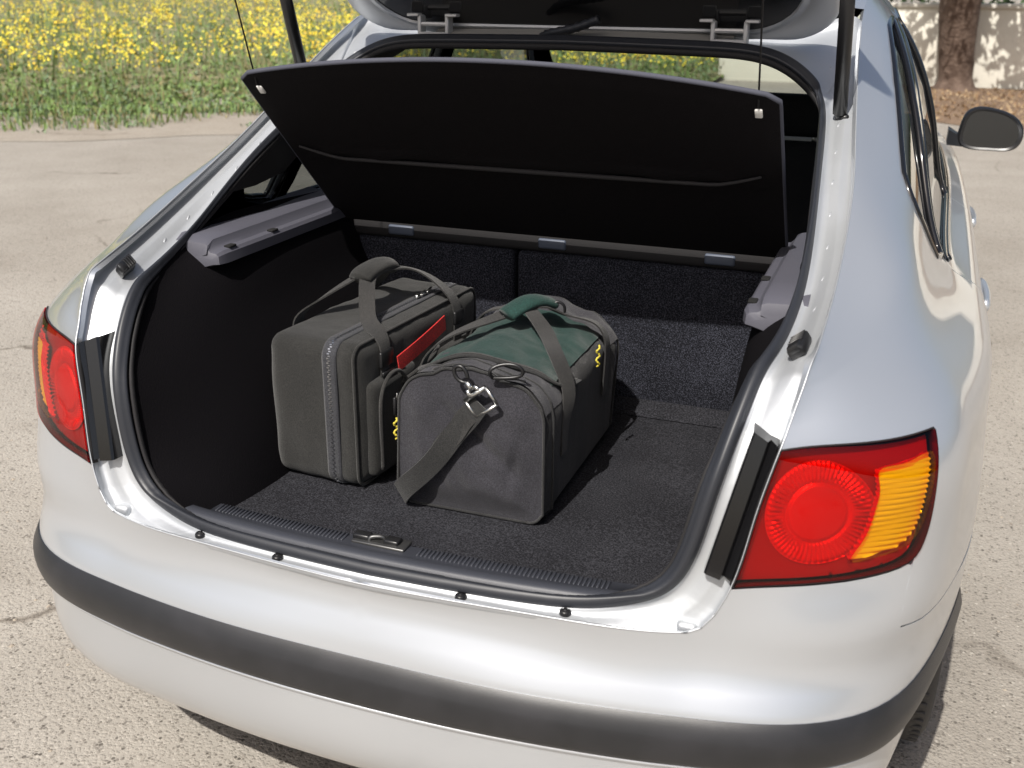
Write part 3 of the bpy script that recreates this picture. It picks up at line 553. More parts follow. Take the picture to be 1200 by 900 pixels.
# door mirrors
def mirror(sg_):
    c=np.array([.935,2.885,.985]); 
    out=[]
    oc=[(-.098,-.045),(-.100,0),(-.085,.055),(-.05,.075),(.0,.072),(.05,.058),(.088,.030),(.102,-.005),(.095,-.04),(.07,-.062),(.0,-.066),(-.06,-.064)]
    o3=crspline(np.c_[oc,np.zeros(len(oc))],40,True)[:,:2]
    rows=[]
    for f,dy in ((.94,-.001),(1.0,.006),(1.02,.03),(.97,.06),(.80,.088),(.45,.105)): rows.append([c+np.array([x*f,dy,z*f]) for x,z in o3])
    V,F=loft(rows,True); F.append(tuple(len(V)-40+i for i in range(40))[::-1]); V=V*[sg_,1,1]
    m=mk('door_mirror',V,F if sg_<0 else F,M_knob,CAR); 
    g=np.array([c+np.array([x*.86,.004,z*.86]) for x,z in o3])*[sg_,1,1]; mk('mirror_glass',g,[tuple(range(40)) if sg_>0 else tuple(range(40))[::-1]],mat('mirror_silver',(.10,.105,.11),.08,1),m,smooth=False)
    g=np.array([[c+np.array([x*f,.0025 if f<.93 else -.001,z*f]) for x,z in o3] for f in (.85,.94)])*[sg_,1,1]; V,F=loft(g,True); mk('mirror_bezel',V,F,M_knob,m)
    V,F=loft([[(.80,2.86,.935),(.80,2.98,.935),(.80,2.98,.985),(.80,2.87,.985)],[(.845,2.89,.928),(.845,2.97,.928),(.845,2.97,.96),(.845,2.90,.96)],[(.90,2.90,.925),(.90,2.97,.925),(.90,2.97,.95),(.90,2.90,.95)]],True,True); mk('mirror_foot',V*[sg_,1,1],F,M_knob,m,auto=40)
mirror(1); mirror(-1)
# wheels
tp=[(.19,.085),(.205,.095),(.24,.100),(.275,.098),(.291,.088),(.297,.07)]+[q for k in range(6) for q in ((.3,.066-.024*k),(.3,.050-.024*k),(.294,.048-.024*k),(.294,.044-.024*k))]+[(.297,-.082),(.29,-.092),(.24,-.10),(.19,-.085)]
TV,TF=lathe(tp,56,'x'); 
tb=[]
for k in range(72):
    a=k*2*math.pi/72
    for x in (.074,-.078):
        b=rbox((0,0,0),(.022,.010,.006),.001,1,None); Vb=b[0]+np.array([x,0,.297]); ca,sa_=math.cos(a),math.sin(a); Vb=np.c_[Vb[:,0],Vb[:,1]*ca-Vb[:,2]*sa_,Vb[:,1]*sa_+Vb[:,2]*ca]; tb.append((Vb,b[1]))
BV,BF=join(*tb)
RV,RF=lathe([(.195,.075),(.19,.06),(.175,.02),(.17,-.07),(.19,-.085)],40,'x')
sp=[rbox((0,0,0),(.025,.045,.16),.008,2)]
SPV=[]
for k in range(7):
    a=k*2*math.pi/7; Vb,Fb=rbox((.055,0,.10),(.02,.04,.16),.006,2); ca,sa_=math.cos(a),math.sin(a); SPV.append((np.c_[Vb[:,0],Vb[:,1]*ca-Vb[:,2]*sa_,Vb[:,1]*sa_+Vb[:,2]*ca],Fb))
HV,HF=lathe([(0,.07),(.03,.07),(.045,.06),(.05,.03)],24,'x'); SPV.append((HV,HF)); SV_,SF_=join(*SPV)
for y in (WY,WY+2.61):
    for sg_ in (1,-1):
        c=np.array([.765*sg_,y,.30]); f=np.array([sg_,1,1.])
        wv=mk('wheel',RV*f+c,RF,M_rim,CAR); mk('tyre',TV*f+c,TF,M_tyre,wv); mk('tread_blocks',BV*f+c,BF,M_tyre,wv,kind='stuff'); mk('spokes',SV_*f+c,SF_,M_rim,wv)
        rows=[[(x*sg_,y+.352*math.cos(a),.30+.352*math.sin(a)) for a in np.linspace(math.radians(-12),math.radians(140),30)] for x in (.60,.868)]; V,F=loft(rows); mk('wheel_arch_liner',V,F,M_gap,CAR)
        a=[(.60*sg_,y+.352*math.cos(q),.30+.352*math.sin(q)) for q in np.linspace(math.radians(-12),math.radians(192),30)]; mk('arch_back',np.array(a),[tuple(range(30))],M_gap,CAR,smooth=False)

# ---------------- bags ----------------
def softbox(hx,hy,hz,r,n=28,disp=None):
    key={};V=[];F=[]; H=np.array([hx,hy,hz])
    def vid(q):
        k=tuple(np.round(q,5))
        if k not in key: key[k]=len(V); V.append(q)
        return key[k]
    g=np.linspace(-1,1,n+1); g=np.sign(g)*np.abs(g)**.8
    for ax in range(3):
        for sg_ in (-1,1):
            a,b=(ax+1)%3,(ax+2)%3; idx=np.zeros((n+1,n+1),int)
            for i in range(n+1):
                for j in range(n+1):
                    q=np.zeros(3); q[ax]=sg_*H[ax]; q[a]=g[i]*H[a]; q[b]=g[j]*H[b]; idx[i,j]=vid(q)
            for i in range(n):
                for j in range(n):
                    f=(idx[i,j],idx[i+1,j],idx[i+1,j+1],idx[i,j+1]); F.append(f if sg_>0 else f[::-1])
    V=np.array(V); inn=np.clip(V,-(H-r),H-r); d=V-inn; d/=np.linalg.norm(d,axis=1)[:,None]+1e-9; P=inn+d*r
    if disp is not None: P=P+d*np.array([disp(p,q) for p,q in zip(P,d)])[:,None]
    return P,F
def xf(V,ang,loc):
    c,s_=math.cos(ang),math.sin(ang); V=np.asarray(V,float); return np.c_[V[:,0]*c-V[:,1]*s_,V[:,0]*s_+V[:,1]*c,V[:,2]]+np.asarray(loc)
nz=lambda p,f,o=0: noise.noise((p[0]*f+o,p[1]*f,p[2]*f))
# charcoal soft case
CB=np.array([-.232,.640,.584]); CA_=math.radians(-5)
CASE=empty('travel_case',tuple(CB),'charcoal soft-sided case standing upright with a red ribbon tied to its side','suitcase')
def pc(name,VF,m,parent=None,**kw): return mk(name,xf(VF[0],CA_,CB),VF[1],m,parent or CASE,**kw)
HX,HY,HZ=.0965,.230,.136
def d1(p,n):
    b=.005*(1-(p[1]/HY)**2)*(1-((p[2])/HZ)**2)
    return b*(.7+.3*abs(n[0]))+.0040*nz(p,8)+.0018*nz((p[0],p[1]*1.5,p[2]*.6),30,3)-.004*math.exp(-((p[0]-.041)/.008)**2)
V,F=softbox(HX,HY,HZ,.028,34,d1); V[:,2]+=HZ; body=pc('case_body',(V,F),M_case)
def rrect(hy,hz,r,n=16,x=0,z0=HZ):
    out=[]
    for cy,cz,a0 in ((1,1,0),(-1,1,90),(-1,-1,180),(1,-1,270)):
        for q in np.linspace(a0,a0+90,n): out.append((x,cy*(hy-r)+r*math.cos(math.radians(q)),z0+cz*(hz-r)+r*math.sin(math.radians(q))))
    return np.array(out)
def ring_rib(x,w,t,lift,r=.030,mid=None):
    P=densify(rrect(HY+lift,HZ+lift,r+lift,16,x),.02); P=np.vstack([P,P[:1]]); c=P-np.array([x,0,HZ]); inn=np.c_[0*c[:,0],np.clip(c[:,1],-(HY-r),HY-r),np.clip(c[:,2],-(HZ-r),HZ-r)]; u=np.c_[0*c[:,0],c[:,1],c[:,2]]-inn; u/=np.linalg.norm(u,axis=1)[:,None]; return P,u
P,u=ring_rib(.041,.03,.003,.0015); ZT=pc('zip_tape',sweep(P,[(-.0145,-.003),(.0145,-.003),(.0145,.001),(.010,.0022),(.004,.0012),(-.004,.0012),(-.010,.0022),(-.0145,.001)],u,False),M_casetape)
P,u=ring_rib(.041,.03,.003,.003); L_=np.r_[0,np.cumsum(np.linalg.norm(np.diff(P,axis=0),axis=1))]; parts=[]
for k,l in enumerate(np.arange(0,L_[-1],.0042)):
    c=np.array([np.interp(l,L_,P[:,j]) for j in range(3)]); uu_=np.array([np.interp(l,L_,u[:,j]) for j in range(3)]); uu_/=np.linalg.norm(uu_); t=np.cross(uu_,[1,0,0]); rm=Matrix(((1,0,0),tuple(t),tuple(uu_))).transposed(); parts.append(rbox(c+np.array([.0012*(-1)**k,0,0]),(.0042,.0022,.0022),0,1,rm))
pc('zip_teeth',join(*parts),M_teeth,ZT,smooth=False,kind='stuff')
for yy in (.075,.10):
    c=np.array([.041,yy,2*HZ+.008]); pc('zip_puller',join(rbox(c,(.010,.014,.007),.002,1),rbox(c+[.004,.014,.004],(.005,.020,.002),.0006,1,Matrix.Rotation(.3,3,'X'))),M_chrome,ZT)
for x in (.0885,):
    P,u=ring_rib(x,.0,.0,-.003,.027); pc('piping',tube(P,.0030,7,False,u),M_case,body)
# front pocket on the right-hand face
def d2(p,n): return .0025*nz(p,16,5)+.003*(1-(p[1]/.075)**2)
V,F=softbox(.014,.078,.090,.013,18,d2); V=V+[.099,-.128,.108]; PK=pc('side_pocket',(V,F),M_case)
P=crspline([(.116,-.188,.03),(.117,-.190,.12),(.118,-.184,.180),(.119,-.155,.205),(.119,-.120,.198),(.119,-.098,.160),(.119,-.093,.128)],50); pc('pocket_piping',tube(P,.0036,8),M_web,PK)
V,F=softbox(.016,.070,.080,.015,16,d2); V=V+[.098,.115,.105]; pc('side_pocket',(V,F),M_case)
# carry straps and padded grip
ht=2*HZ
gr=np.array([-.012,-.005,ht+.070])
def strap(pts,ups,w=.030,m=M_web,n=50,name='carry_strap'):
    P=crspline(pts,n); U=crspline(ups,n); return pc(name,ribbon(P,U,w,.003),m,auto=32)
strap([(.1025,-.150,.12),(.1035,-.150,.20),(.102,-.148,.258),(.084,-.142,ht+.004),(.052,-.118,ht+.014),(.022,-.075,ht+.048),(.000,-.030,ht+.070),(.000,.030,ht+.070),(.022,.075,ht+.062),(.055,.105,ht+.040),(.088,.118,ht+.010),(.1035,.120,.255),(.1045,.120,.18)],
      [(1,0,0),(1,0,0),(1,0,.1),(.6,0,.8),(.1,-.6,.8),(.1,-.6,.8),(.2,-.1,1),(.2,.1,1),(.3,.6,.7),(.5,.4,.7),(.8,.1,.6),(1,0,.1),(1,0,0)])
strap([(-.104,-.120,.19),(-.1045,-.120,.255),(-.095,-.118,ht+.006),(-.070,-.095,ht+.030),(-.040,-.055,ht+.055),(-.018,-.02,ht+.071),(-.016,.03,ht+.071),(-.035,.07,ht+.050),(-.075,.105,ht+.012),(-.1045,.11,.25),(-.104,.11,.18)],
      [(-1,0,0),(-1,0,.1),(-.7,0,.7),(-.6,-.4,.7),(-.5,-.4,.8),(-.1,0,1),(-.1,0,1),(-.4,.5,.8),(-.7,.2,.7),(-1,0,.1),(-1,0,0)])
P=np.array([(-.008,-.052,ht+.066),(-.008,-.045,ht+.071),(-.008,-.02,ht+.076),(-.008,.02,ht+.077),(-.008,.045,ht+.072),(-.008,.052,ht+.067)])
pr=[(.023*math.cos(a)*(1+.06*math.cos(3*a)),.015*math.sin(a)) for a in np.linspace(0,2*math.pi,18,endpoint=False)]; Vv,Ff=sweep(crspline(P,20),pr,(0,0,1)); pc('grip_wrap',(Vv,Ff),M_case)
pc('strap_buckle',join(rbox((.107,-.150,.232),(.008,.042,.030),.003,2),rbox((.110,-.150,.205),(.006,.038,.010),.002,1)),M_knob)
for k in range(5): pc('ladder_bar',rbox((.1065,-.150,.19-.012*k),(.004,.030,.004),.001,1),M_webd)
pc('strap_buckle',rbox((.1075,.120,.235),(.008,.036,.026),.003,2),M_knob)
P=crspline([(.116,-.125,.214),(.119,-.085,.222),(.120,-.045,.229),(.119,.0,.236),(.116,.050,.243)],30); pc('red_ribbon',ribbon(P,(1,0,0),.030,.0022),M_red,auto=32,label='bright red ribbon tag')
P=crspline([(.116,-.118,.176),(.124,-.070,.186),(.122,-.01,.196),(.112,.03,.2)],24); pc('side_cord',tube(P,.004,7),M_web)
pc('zip_puller',rbox((.122,-.140,.150),(.006,.010,.030),.002,1),M_chrome)

# green and charcoal duffel
DB=np.array([.056,.620,FZ+.003]); DUF=empty('duffel_bag',tuple(DB),'green and charcoal duffel bag with webbing handles lying beside the case','bag')
def pdz(name,VF,m,parent=None,**kw): return mk(name,np.asarray(VF[0])+DB,VF[1],m,parent or DUF,**kw)
DW,DH,DL=.134,.268,.220
def dsec(sc=1,n=72,sag=0):
    pts=[]
    def arc(cx,cz,r,a0,a1,k):
        for q in np.linspace(math.radians(a0),math.radians(a1),k,endpoint=False): pts.append((cx+r*math.cos(q),cz+r*math.sin(q)))
    rb,rt=.026,.068
    arc(DW-rb,rb,rb,-90,0,8); arc(DW-rt,DH-rt-.018,rt,0,80,12)
    for x in np.linspace(DW-rt-.0,-(DW-rt),16): pts.append((x,DH-.018+.018*(1-(x/(DW-rt))**2)+.0))
    arc(-(DW-rt),DH-rt-.018,rt,100,180,12); arc(-(DW-rb),rb,rb,180,270,8)
    for x in np.linspace(-(DW-rb),DW-rb,12): pts.append((x,0))
    p=np.array(pts); c=np.array([0,DH*.48]); return c+(p-c)*sc
def wrk(x,y,z): return .008*nz((x,y,z),7)+.005*nz((x*1.6+y*.5,y*.7,z),19,9)+.0024*nz((x,y*1.5,z),42,2)
def duf_pt(x,z,y,grow=0):
    c=np.array([0,DH*.48]); d=np.array([x,z])-c; L=np.linalg.norm(d); k=wrk(x,y,z)*(1 if z>.02 else 0)+grow
    sagf=1-.05*math.exp(-((y)/.10)**2)*max(0,(z-.2)/.07)
    q=c+d/L*(L*sagf+k); return (q[0],y,max(q[1],.0))
S0=dsec(); ys=np.linspace(-DL,DL,46); rows=[]
for y in ys:
    k=1-.045*max(0,(abs(y)-DL+.03)/.03)**2; rows.append([duf_pt(*( (np.array([0,DH*.48])+(p-[0,DH*.48])*k) ),y) for p in S0])
V,F=loft(rows,True); F=[f[::-1] for f in F]
DBODY=pdz('duffel_body',(V,F),M_dufshade)
def dtop(x):  # height of the top skin
    rt=.068; xx=min(abs(x),DW-.001); 
    if xx<DW-rt: return DH-.018+.018*(1-(xx/(DW-rt))**2)
    return DH-rt-.018+math.sqrt(max(rt*rt-(xx-(DW-rt))**2,0))
def top_sheet(x0,x1,y0,y1,grow,fx=None,nx=30,ny=30):
    rows=[]
    for y in np.linspace(y0,y1,ny):
        r=[]
        for f in np.linspace(0,1,nx):
            x=x0+(x1-x0)*f; yy=y if fx is None else y+fx(x,y); r.append(duf_pt(x,dtop(x),yy,grow))
        rows.append(r)
    return loft(rows)
pdz('front_band',top_sheet(-DW+.002,DW-.002,-DL+.004,-.118,.0012,None,44,16),M_duff)
pdz('back_band',top_sheet(-DW+.002,DW-.002,.125,DL-.004,.0012,None,44,12),M_duff)
pdz('green_top',top_sheet(-.124,.118,-.150,.140,.0030,lambda x,y:(-.028*(.5-x/.25) if y<-.1 else 0)),M_green)
# end panel, gently creased, with piping
def endp(y,sgn,name):
    poly=np.array([0,DH*.48])+(dsec()-[0,DH*.48])*.985; poly=poly[np.r_[True,np.linalg.norm(np.diff(poly,axis=0),axis=1)>1e-5]]
    uv,F,_=cdt(poly,[],.0065); dist=np.min(np.linalg.norm(uv[:,None]-densify(poly,.006)[None],axis=2),axis=1); ed=np.clip(dist/.06,0,1); ed=ed*ed*(3-2*ed); V=[]
    for (x,z),f in zip(uv,ed):
        b=.014*f+f*(.010*nz((x,3,z),7)+.004*nz((x*1.3+z*.6,7,z),17)+.0015*nz((x,9,z),40))
        b-=f*.010*math.exp(-((x*.60+(z-.16)*.80)/.012)**2)*math.exp(-((x-.02)/.06)**2)
        b-=f*.008*math.exp(-((x-.082-(z-.10)*.25)/.009)**2)*math.exp(-((z-.11)/.045)**2); b-=f*.006*math.exp(-((x+.05+(z-.07)*.5)/.012)**2)*math.exp(-((z-.08)/.05)**2)
        V.append((x,y+sgn*b,z))
    return pdz(name,(np.array(V),[tuple(f) if sgn<0 else tuple(f)[::-1] for f in F]),M_duff)
EP=endp(-DL-.001,-1,'end_panel'); endp(DL+.001,1,'end_panel')
for y,k in ((-DL-.001,.985),(-DL+.035,1.006),(DL,.985)):
    P=np.array([duf_pt(*(np.array([0,DH*.48])+(p-[0,DH*.48])*k),y) for p in S0]); P=np.vstack([P,P[:1]]); pdz('piping',tube(P,.0026,7,False,(0,1,0)),M_webd,DBODY)
# curved top zip
P=crspline([duf_pt(x,dtop(x),y,.0045) for x,y in ((-.125,-.10),(-.118,-.150),(-.075,-.172),(-.02,-.168),(.04,-.158),(.095,-.152),(.122,-.13),(.130,-.06))],60); pdz('zip_tape',ribbon(P,(0,0,1),.018,.004),M_webd)
pdz('zip_teeth',ribbon(P+[0,0,.0025],(0,0,1),.004,.002),M_web)
P=crspline([duf_pt(x,dtop(x),y,.002) for x,y in ((-.07,-.208),(-.02,-.212),(.05,-.210),(.09,-.204))],30); pdz('seam_piping',tube(P,.003,7),M_webd)
# handles
def dstrap(pts,ups,w=.028,m=M_web,name='handle_strap',n=60): P=crspline(pts,n); U=crspline(ups,n); return pdz(name,ribbon(P,U,w,.003),m,auto=32)
wc=(.005,.035,.296)
dstrap([(.139,-.13,.10),(.142,-.13,.17),(.143,-.125,.215),(.120,-.11,.258),(.088,-.06,.272),(.055,-.01,.283),(.025,.02,.297),(.002,.045,.297),(-.03,.03,.286),(-.07,-.03,.276),(-.105,-.08,.262),(-.135,-.105,.225),(-.141,-.11,.15)],
       [(1,0,0),(1,0,0),(1,-.2,.2),(.6,-.5,.7),(.3,-.4,.9),(.1,-.3,1),(0,0,1),(0,.1,1),(-.1,-.3,1),(-.2,-.4,.9),(-.5,-.3,.8),(-1,0,.2),(-1,0,0)])
dstrap([(.139,.12,.12),(.142,.12,.19),(.138,.12,.235),(.115,.115,.262),(.07,.09,.277),(.035,.06,.299),(.01,.04,.302),(-.02,.06,.290),(-.06,.10,.274),(-.11,.12,.252),(-.138,.12,.20)],
       [(1,0,0),(1,0,.1),(.8,0,.5),(.4,.2,.9),(.2,.4,.9),(0,.2,1),(0,0,1),(-.1,.3,1),(-.3,.4,.9),(-.8,.1,.5),(-1,0,0)])
P=crspline([(-.020,.005,.292),(.0,.032,.306),(.018,.060,.309),(.036,.088,.298)],24); pr=[(.026*math.cos(a),.011*math.sin(a)) for a in np.linspace(0,2*math.pi,16,endpoint=False)]; pdz('handle_wrap',sweep(P,pr,(0,0,1)),M_green)
pdz('wrap_hook',tube(crspline([(.045,.07,.300),(.056,.075,.306),(.066,.078,.300),(.068,.080,.286)],20),.0028,7),M_knob)
# shoulder strap clipped to the end panel
yf=-DL-.020
dstrap([(.030,yf-.006,.218),(.012,yf-.010,.192),(-.012,yf-.012,.162),(-.040,yf-.016,.120),(-.075,yf-.018,.078),(-.112,yf-.010,.040),(-.128,yf+.012,.016)],[(-.2,-1,.2),(-.2,-1,.2),(-.1,-1,.1),(.2,-1,.0),(.3,-1,-.1),(.2,-1,-.1),(-.4,-.9,0)],.037,M_webd,'shoulder_strap')
dstrap([(.018,yf-.006,.204),(.002,yf-.010,.186),(-.014,yf-.008,.160),(-.040,yf-.004,.128),(-.052,yf+.004,.10)],[(-.2,-1,.2)]*5,.036,M_web,'shoulder_strap_tail',30)
rm=Matrix.Rotation(math.radians(-38),3,'Y')
def rp(p): return np.array(tuple(rm@Vector(p)))+np.array([.030,yf-.010,.226])
def bar(a,b,r): return tube([rp(a),rp(b)],r,8)
pdz('strap_clip',join(bar((-.023,0,-.022),(.023,0,-.022),.0032),bar((-.023,0,.012),(.023,0,.012),.0042),bar((-.023,0,-.022),(-.023,0,.012),.0032),bar((.023,0,-.022),(.023,0,.012),.0032),bar((-.012,0,.012),(-.007,0,.024),.004),bar((.012,0,.012),(.007,0,.024),.004),bar((0,0,.02),(0,0,.036),.005)),M_chrome)
hk=[rp(q) for q in ((0,0,.034),(-.008,0,.042),(-.010,0,.056),(-.002,0,.066),(.008,.0,.062),(.010,0,.05),(.006,0,.04))]; pdz('strap_clip_hook',tube(crspline(hk,30),.0034,8),M_knob)
dr=[(.048,yf+.004,.262),(.046,yf-.004,.276),(.062,yf+.004,.286),(.092,yf+.010,.284),(.096,yf+.012,.272),(.07,yf+.006,.264),(.048,yf+.004,.262)]; pdz('d_ring',tube(crspline(dr,36),.0032,8),M_knob)
def cord(c,name='yellow_cord',n=4):
    pts=[np.array(c)+np.array([.0025*math.sin(i*2.1),.003*math.cos(i*1.7),-.0052*i]) for i in range(9)]; pdz(name,tube(crspline(pts,40),[.0012+.0011*abs(math.sin(i*.9)) for i in range(40)],6),M_yel)
cord((.152,.02,.250)); cord((-.146,-.205,.150))
pdz('zip_toggle',rbox((-.146,-.205,.172),(.006,.008,.034),.002,1),M_knob)

# ---------------- surroundings ----------------
def ground_mat(name,c1,c2,c3,sc=1.0):
    m=D.materials.new(name); m.use_nodes=True; n=m.node_tree.nodes; L=m.node_tree.links; p=n['Principled BSDF']; p.inputs['Roughness'].default_value=.92; p.inputs['Specular IOR Level'].default_value=.2
    tc=n.new('ShaderNodeTexCoord')
    def nzn(s_,d=6,r=.6): x=n.new('ShaderNodeTexNoise'); x.inputs['Scale'].default_value=s_; x.inputs['Detail'].default_value=d; x.inputs['Roughness'].default_value=r; L.new(tc.outputs['Object'],x.inputs['Vector']); return x.outputs['Fac']
    def ramp(f,els):
        r=n.new('ShaderNodeValToRGB'); e_=r.color_ramp.elements
        while len(e_)<len(els): e_.new(.5)
        for q,(po,co) in zip(e_,els): q.position=po; q.color=(*co,1)
        L.new(f,r.inputs['Fac']); return r.outputs['Color']
    def mix(a,b,f,mode='MIX'):
        x=n.new('ShaderNodeMix'); x.data_type='RGBA'; x.blend_type=mode
        for s_,t_ in ((a,x.inputs[6]),(b,x.inputs[7]),(f,x.inputs[0])):
            if isinstance(s_,(int,float)): t_.default_value=s_
            elif isinstance(s_,tuple): t_.default_value=(*s_,1)
            else: L.new(s_,t_)
        return x.outputs[2]
    base=ramp(nzn(1.3*sc),[(.3,c1),(.7,c2)])
    v=n.new('ShaderNodeTexVoronoi'); v.inputs['Scale'].default_value=120*sc; v.inputs['Randomness'].default_value=1; L.new(tc.outputs['Object'],v.inputs['Vector'])
    v2=n.new('ShaderNodeTexVoronoi'); v2.inputs['Scale'].default_value=170*sc; L.new(tc.outputs['Object'],v2.inputs['Vector'])
    sepc=n.new('ShaderNodeSeparateColor'); L.new(v.outputs['Color'],sepc.inputs[0])
    st=ramp(sepc.outputs[0],[(0,tuple(.55*x for x in c3)),(.22,c3),(.55,c1),(.85,c2),(1,tuple(min(1,1.25*x) for x in c2))])
    dk=ramp(v.outputs['Distance'],[(.0,(1,1,1)),(.36,(1,1,1)),(.62,(0,0,0))])
    msk=ramp(nzn(42*sc,3),[(.44,(0,0,0)),(.60,(1,1,1))])
    mm=n.new('ShaderNodeMix'); mm.data_type='RGBA'; mm.blend_type='MULTIPLY'; mm.inputs[0].default_value=1; L.new(dk,mm.inputs[6]); L.new(msk,mm.inputs[7])
    col=mix(base,st,mm.outputs[2])
    pits=ramp(nzn(170*sc,4,.75),[(.30,tuple(.30*x for x in c3)),(.43,(1,1,1))]); col=mix(col,pits,.85,'MULTIPLY')
    big=ramp(nzn(.35*sc,4),[(.35,(.86,.85,.84)),(.65,(1.0,1.0,1.0))]); col=mix(col,big,1.0,'MULTIPLY')
    wv=n.new('ShaderNodeTexNoise'); wv.inputs['Scale'].default_value=1.6; wv.inputs['Detail'].default_value=6; L.new(tc.outputs['Object'],wv.inputs['Vector'])
    va=n.new('ShaderNodeVectorMath'); va.operation='MULTIPLY_ADD'; va.inputs[1].default_value=(.9,.9,0); L.new(wv.outputs['Color'],va.inputs[0]); L.new(tc.outputs['Object'],va.inputs[2])
    ve=n.new('ShaderNodeTexVoronoi'); ve.feature='DISTANCE_TO_EDGE'; ve.inputs['Scale'].default_value=.42; L.new(va.outputs[0],ve.inputs['Vector'])
    ck=ramp(ve.outputs['Distance'],[(0,(.45,.43,.41)),(.0035,(.72,.70,.68)),(.007,(1,1,1))]); col=mix(col,ck,ramp(nzn(.8,3),[(.48,(0,0,0)),(.58,(1,1,1))]),'MULTIPLY')
    st2=ramp(nzn(.55,5,.65),[(.60,(1,1,1)),(.72,(.80,.78,.76))]); col=mix(col,st2,1.0,'MULTIPLY')
    L.new(col,p.inputs['Base Color'])
    h=n.new('ShaderNodeMath'); h.operation='MULTIPLY_ADD'; h.inputs[1].default_value=1.2; L.new(nzn(170*sc,4,.7),h.inputs[0]); L.new(dk,h.inputs[2])
    b=n.new('ShaderNodeBump'); b.inputs['Strength'].default_value=.45; b.inputs['Distance'].default_value=.003; L.new(h.outputs[0],b.inputs['Height']); L.new(b.outputs['Normal'],p.inputs['Normal']); return m
M_ground=ground_mat('gravelly_concrete',(.315,.288,.250),(.405,.375,.332),(.18,.162,.140))
M_dirt=ground_mat('dry_earth',(.33,.29,.24),(.42,.38,.325),(.20,.17,.135),1.0)
M_soil=ground_mat('leaf_strewn_soil',(.17,.115,.075),(.28,.20,.14),(.09,.06,.04),.7)
S=600; mk('ground',[(-S,-S,0),(S,-S,0),(S,S,0),(-S,S,0)],[(0,1,2,3)],M_ground,None,smooth=False,kind='structure')
EA=np.array([-7.86,7.17]); ED=np.array([1.8,1.22]); ED/=np.linalg.norm(ED); EN=np.array([-ED[1],ED[0]])    # edge of the field and its inward normal
def fpt(a,b,z=0): q=EA+ED*a+EN*b; return (q[0],q[1],z)
def hgt(b): return .05*max(0,b)**.5 if b<4 else .1+.035*(b-4)
# verge: dry earth then field soil, as gently rising sheets
def sheet(a0,a1,bs,wob,zf):
    rows=[]
    for j,b in enumerate(bs): rows.append([fpt(a,b+(wob*noise.noise((a*.45,b,1)) if j==0 else 0),zf(b)) for a in np.linspace(a0,a1,120)])
    return loft(rows)
V,F=sheet(-60,8.2,[-.5,.2,1,2,4],1.5,lambda b:.004+.010*(b+.5)); mk('dirt_verge',V,F,M_dirt,None,kind='structure')
M_fs=mat('field_soil',(.17,.165,.07),.95,vary=(1.5,(.30,.26,.17),.4,.7))
FP=[tuple(fpt(a,2.6+1.6*noise.noise((a*.5,0,4)))[:2]) for a in np.arange(-60,6.6,1.0)]+[(-2.25,13.6),(-2.3,16.9),(-2.4,90),(-120,90)]
uv,F,_=cdt(np.array(FP),[],2.0); bb=(uv-EA)@EN; V=np.c_[uv,[.012+.010*(q+.5)+(.02*max(0,q-4)) for q in bb]]; mk('field',V,[tuple(f) for f in F],M_fs,None,kind='structure')
mk('soil_bed',loft([[(x,11.9+.5*noise.noise((x,0,0))+max(0,1-x)*.5,.006) for x in np.linspace(.2,14,60)],[(x,16.6,.03) for x in np.linspace(.2,14,60)]])[0],loft([[(0,0,0)]*60,[(0,0,0)]*60])[1],M_soil,None,kind='structure')
# plants as leaf-sized faces
def ramp_b(x,y,h):
    b=float((np.array([x,y])-EA)@EN); return 1 if h<.2 else min(1,max(.16,(b-1.2+1.2*noise.noise((x*.5,y*.5,2)))/3.6))
def blades(name,n,pos,hmin,hmax,wd,mats,weights):
    V=[];F=[];mi=[]
    k=0
    for i in range(n):
        x,y,z=pos(); h=random.uniform(hmin,hmax)*ramp_b(x,y,hmax); a=random.uniform(0,6.283); l=random.uniform(.1,.6)*h; dx,dy=math.cos(a),math.sin(a); px,py=-dy,dx; w_=wd*random.uniform(.6,1.3)
        V+=[(x-px*w_/2,y-py*w_/2,z),(x+px*w_/2,y+py*w_/2,z),(x+dx*l*.35+px*w_*.45,y+dy*l*.35+py*w_*.45,z+h*.6),(x+dx*l*.35-px*w_*.45,y+dy*l*.35-py*w_*.45,z+h*.6),(x+dx*l,y+dy*l,z+h)]
        F+=[(k,k+1,k+2,k+3),(k+3,k+2,k+4)]; q=random.choices(range(len(mats)),weights)[0]; mi+=[q,q]; k+=5
    o=mk(name,V,F,mats,None,kind='stuff',smooth=False); o.data.polygons.foreach_set('material_index',mi); return o
def leafm(name,c,c2):
    m=mat(name,c,.6,vary=(3,c2,.4,.65),spec=.3); p=m.node_tree.nodes['Principled BSDF']
    try: p.inputs['Subsurface Weight'].default_value=0
    except Exception: pass
    return m
G1=leafm('grass_green',(.155,.24,.065),(.21,.29,.10)); G2=leafm('grass_bluegreen',(.14,.20,.10),(.18,.25,.14)); G3=leafm('grass_dry',(.22,.19,.085),(.28,.24,.12)); Y1=mat('flower_yellow',(.80,.66,.05),.6); Y2=mat('flower_deep_yellow',(.78,.52,.03),.6)
def infield(bmin,bmax,pw=1.0,amin=-9,amax=15.5,clump=None):
    while True:
        b=bmin+(bmax-bmin)*random.random()**pw; a=random.uniform(amin-b*1.1,7.5+b*.62); 
        x,y,_=fpt(a,b)
        if clump and noise.noise((x*clump[0],y*clump[0],3))<clump[1]-random.random()*.25: continue
        if x>-2.3: continue
        return x,y,.01+.010*(b+.5)+.02*max(0,b-4)
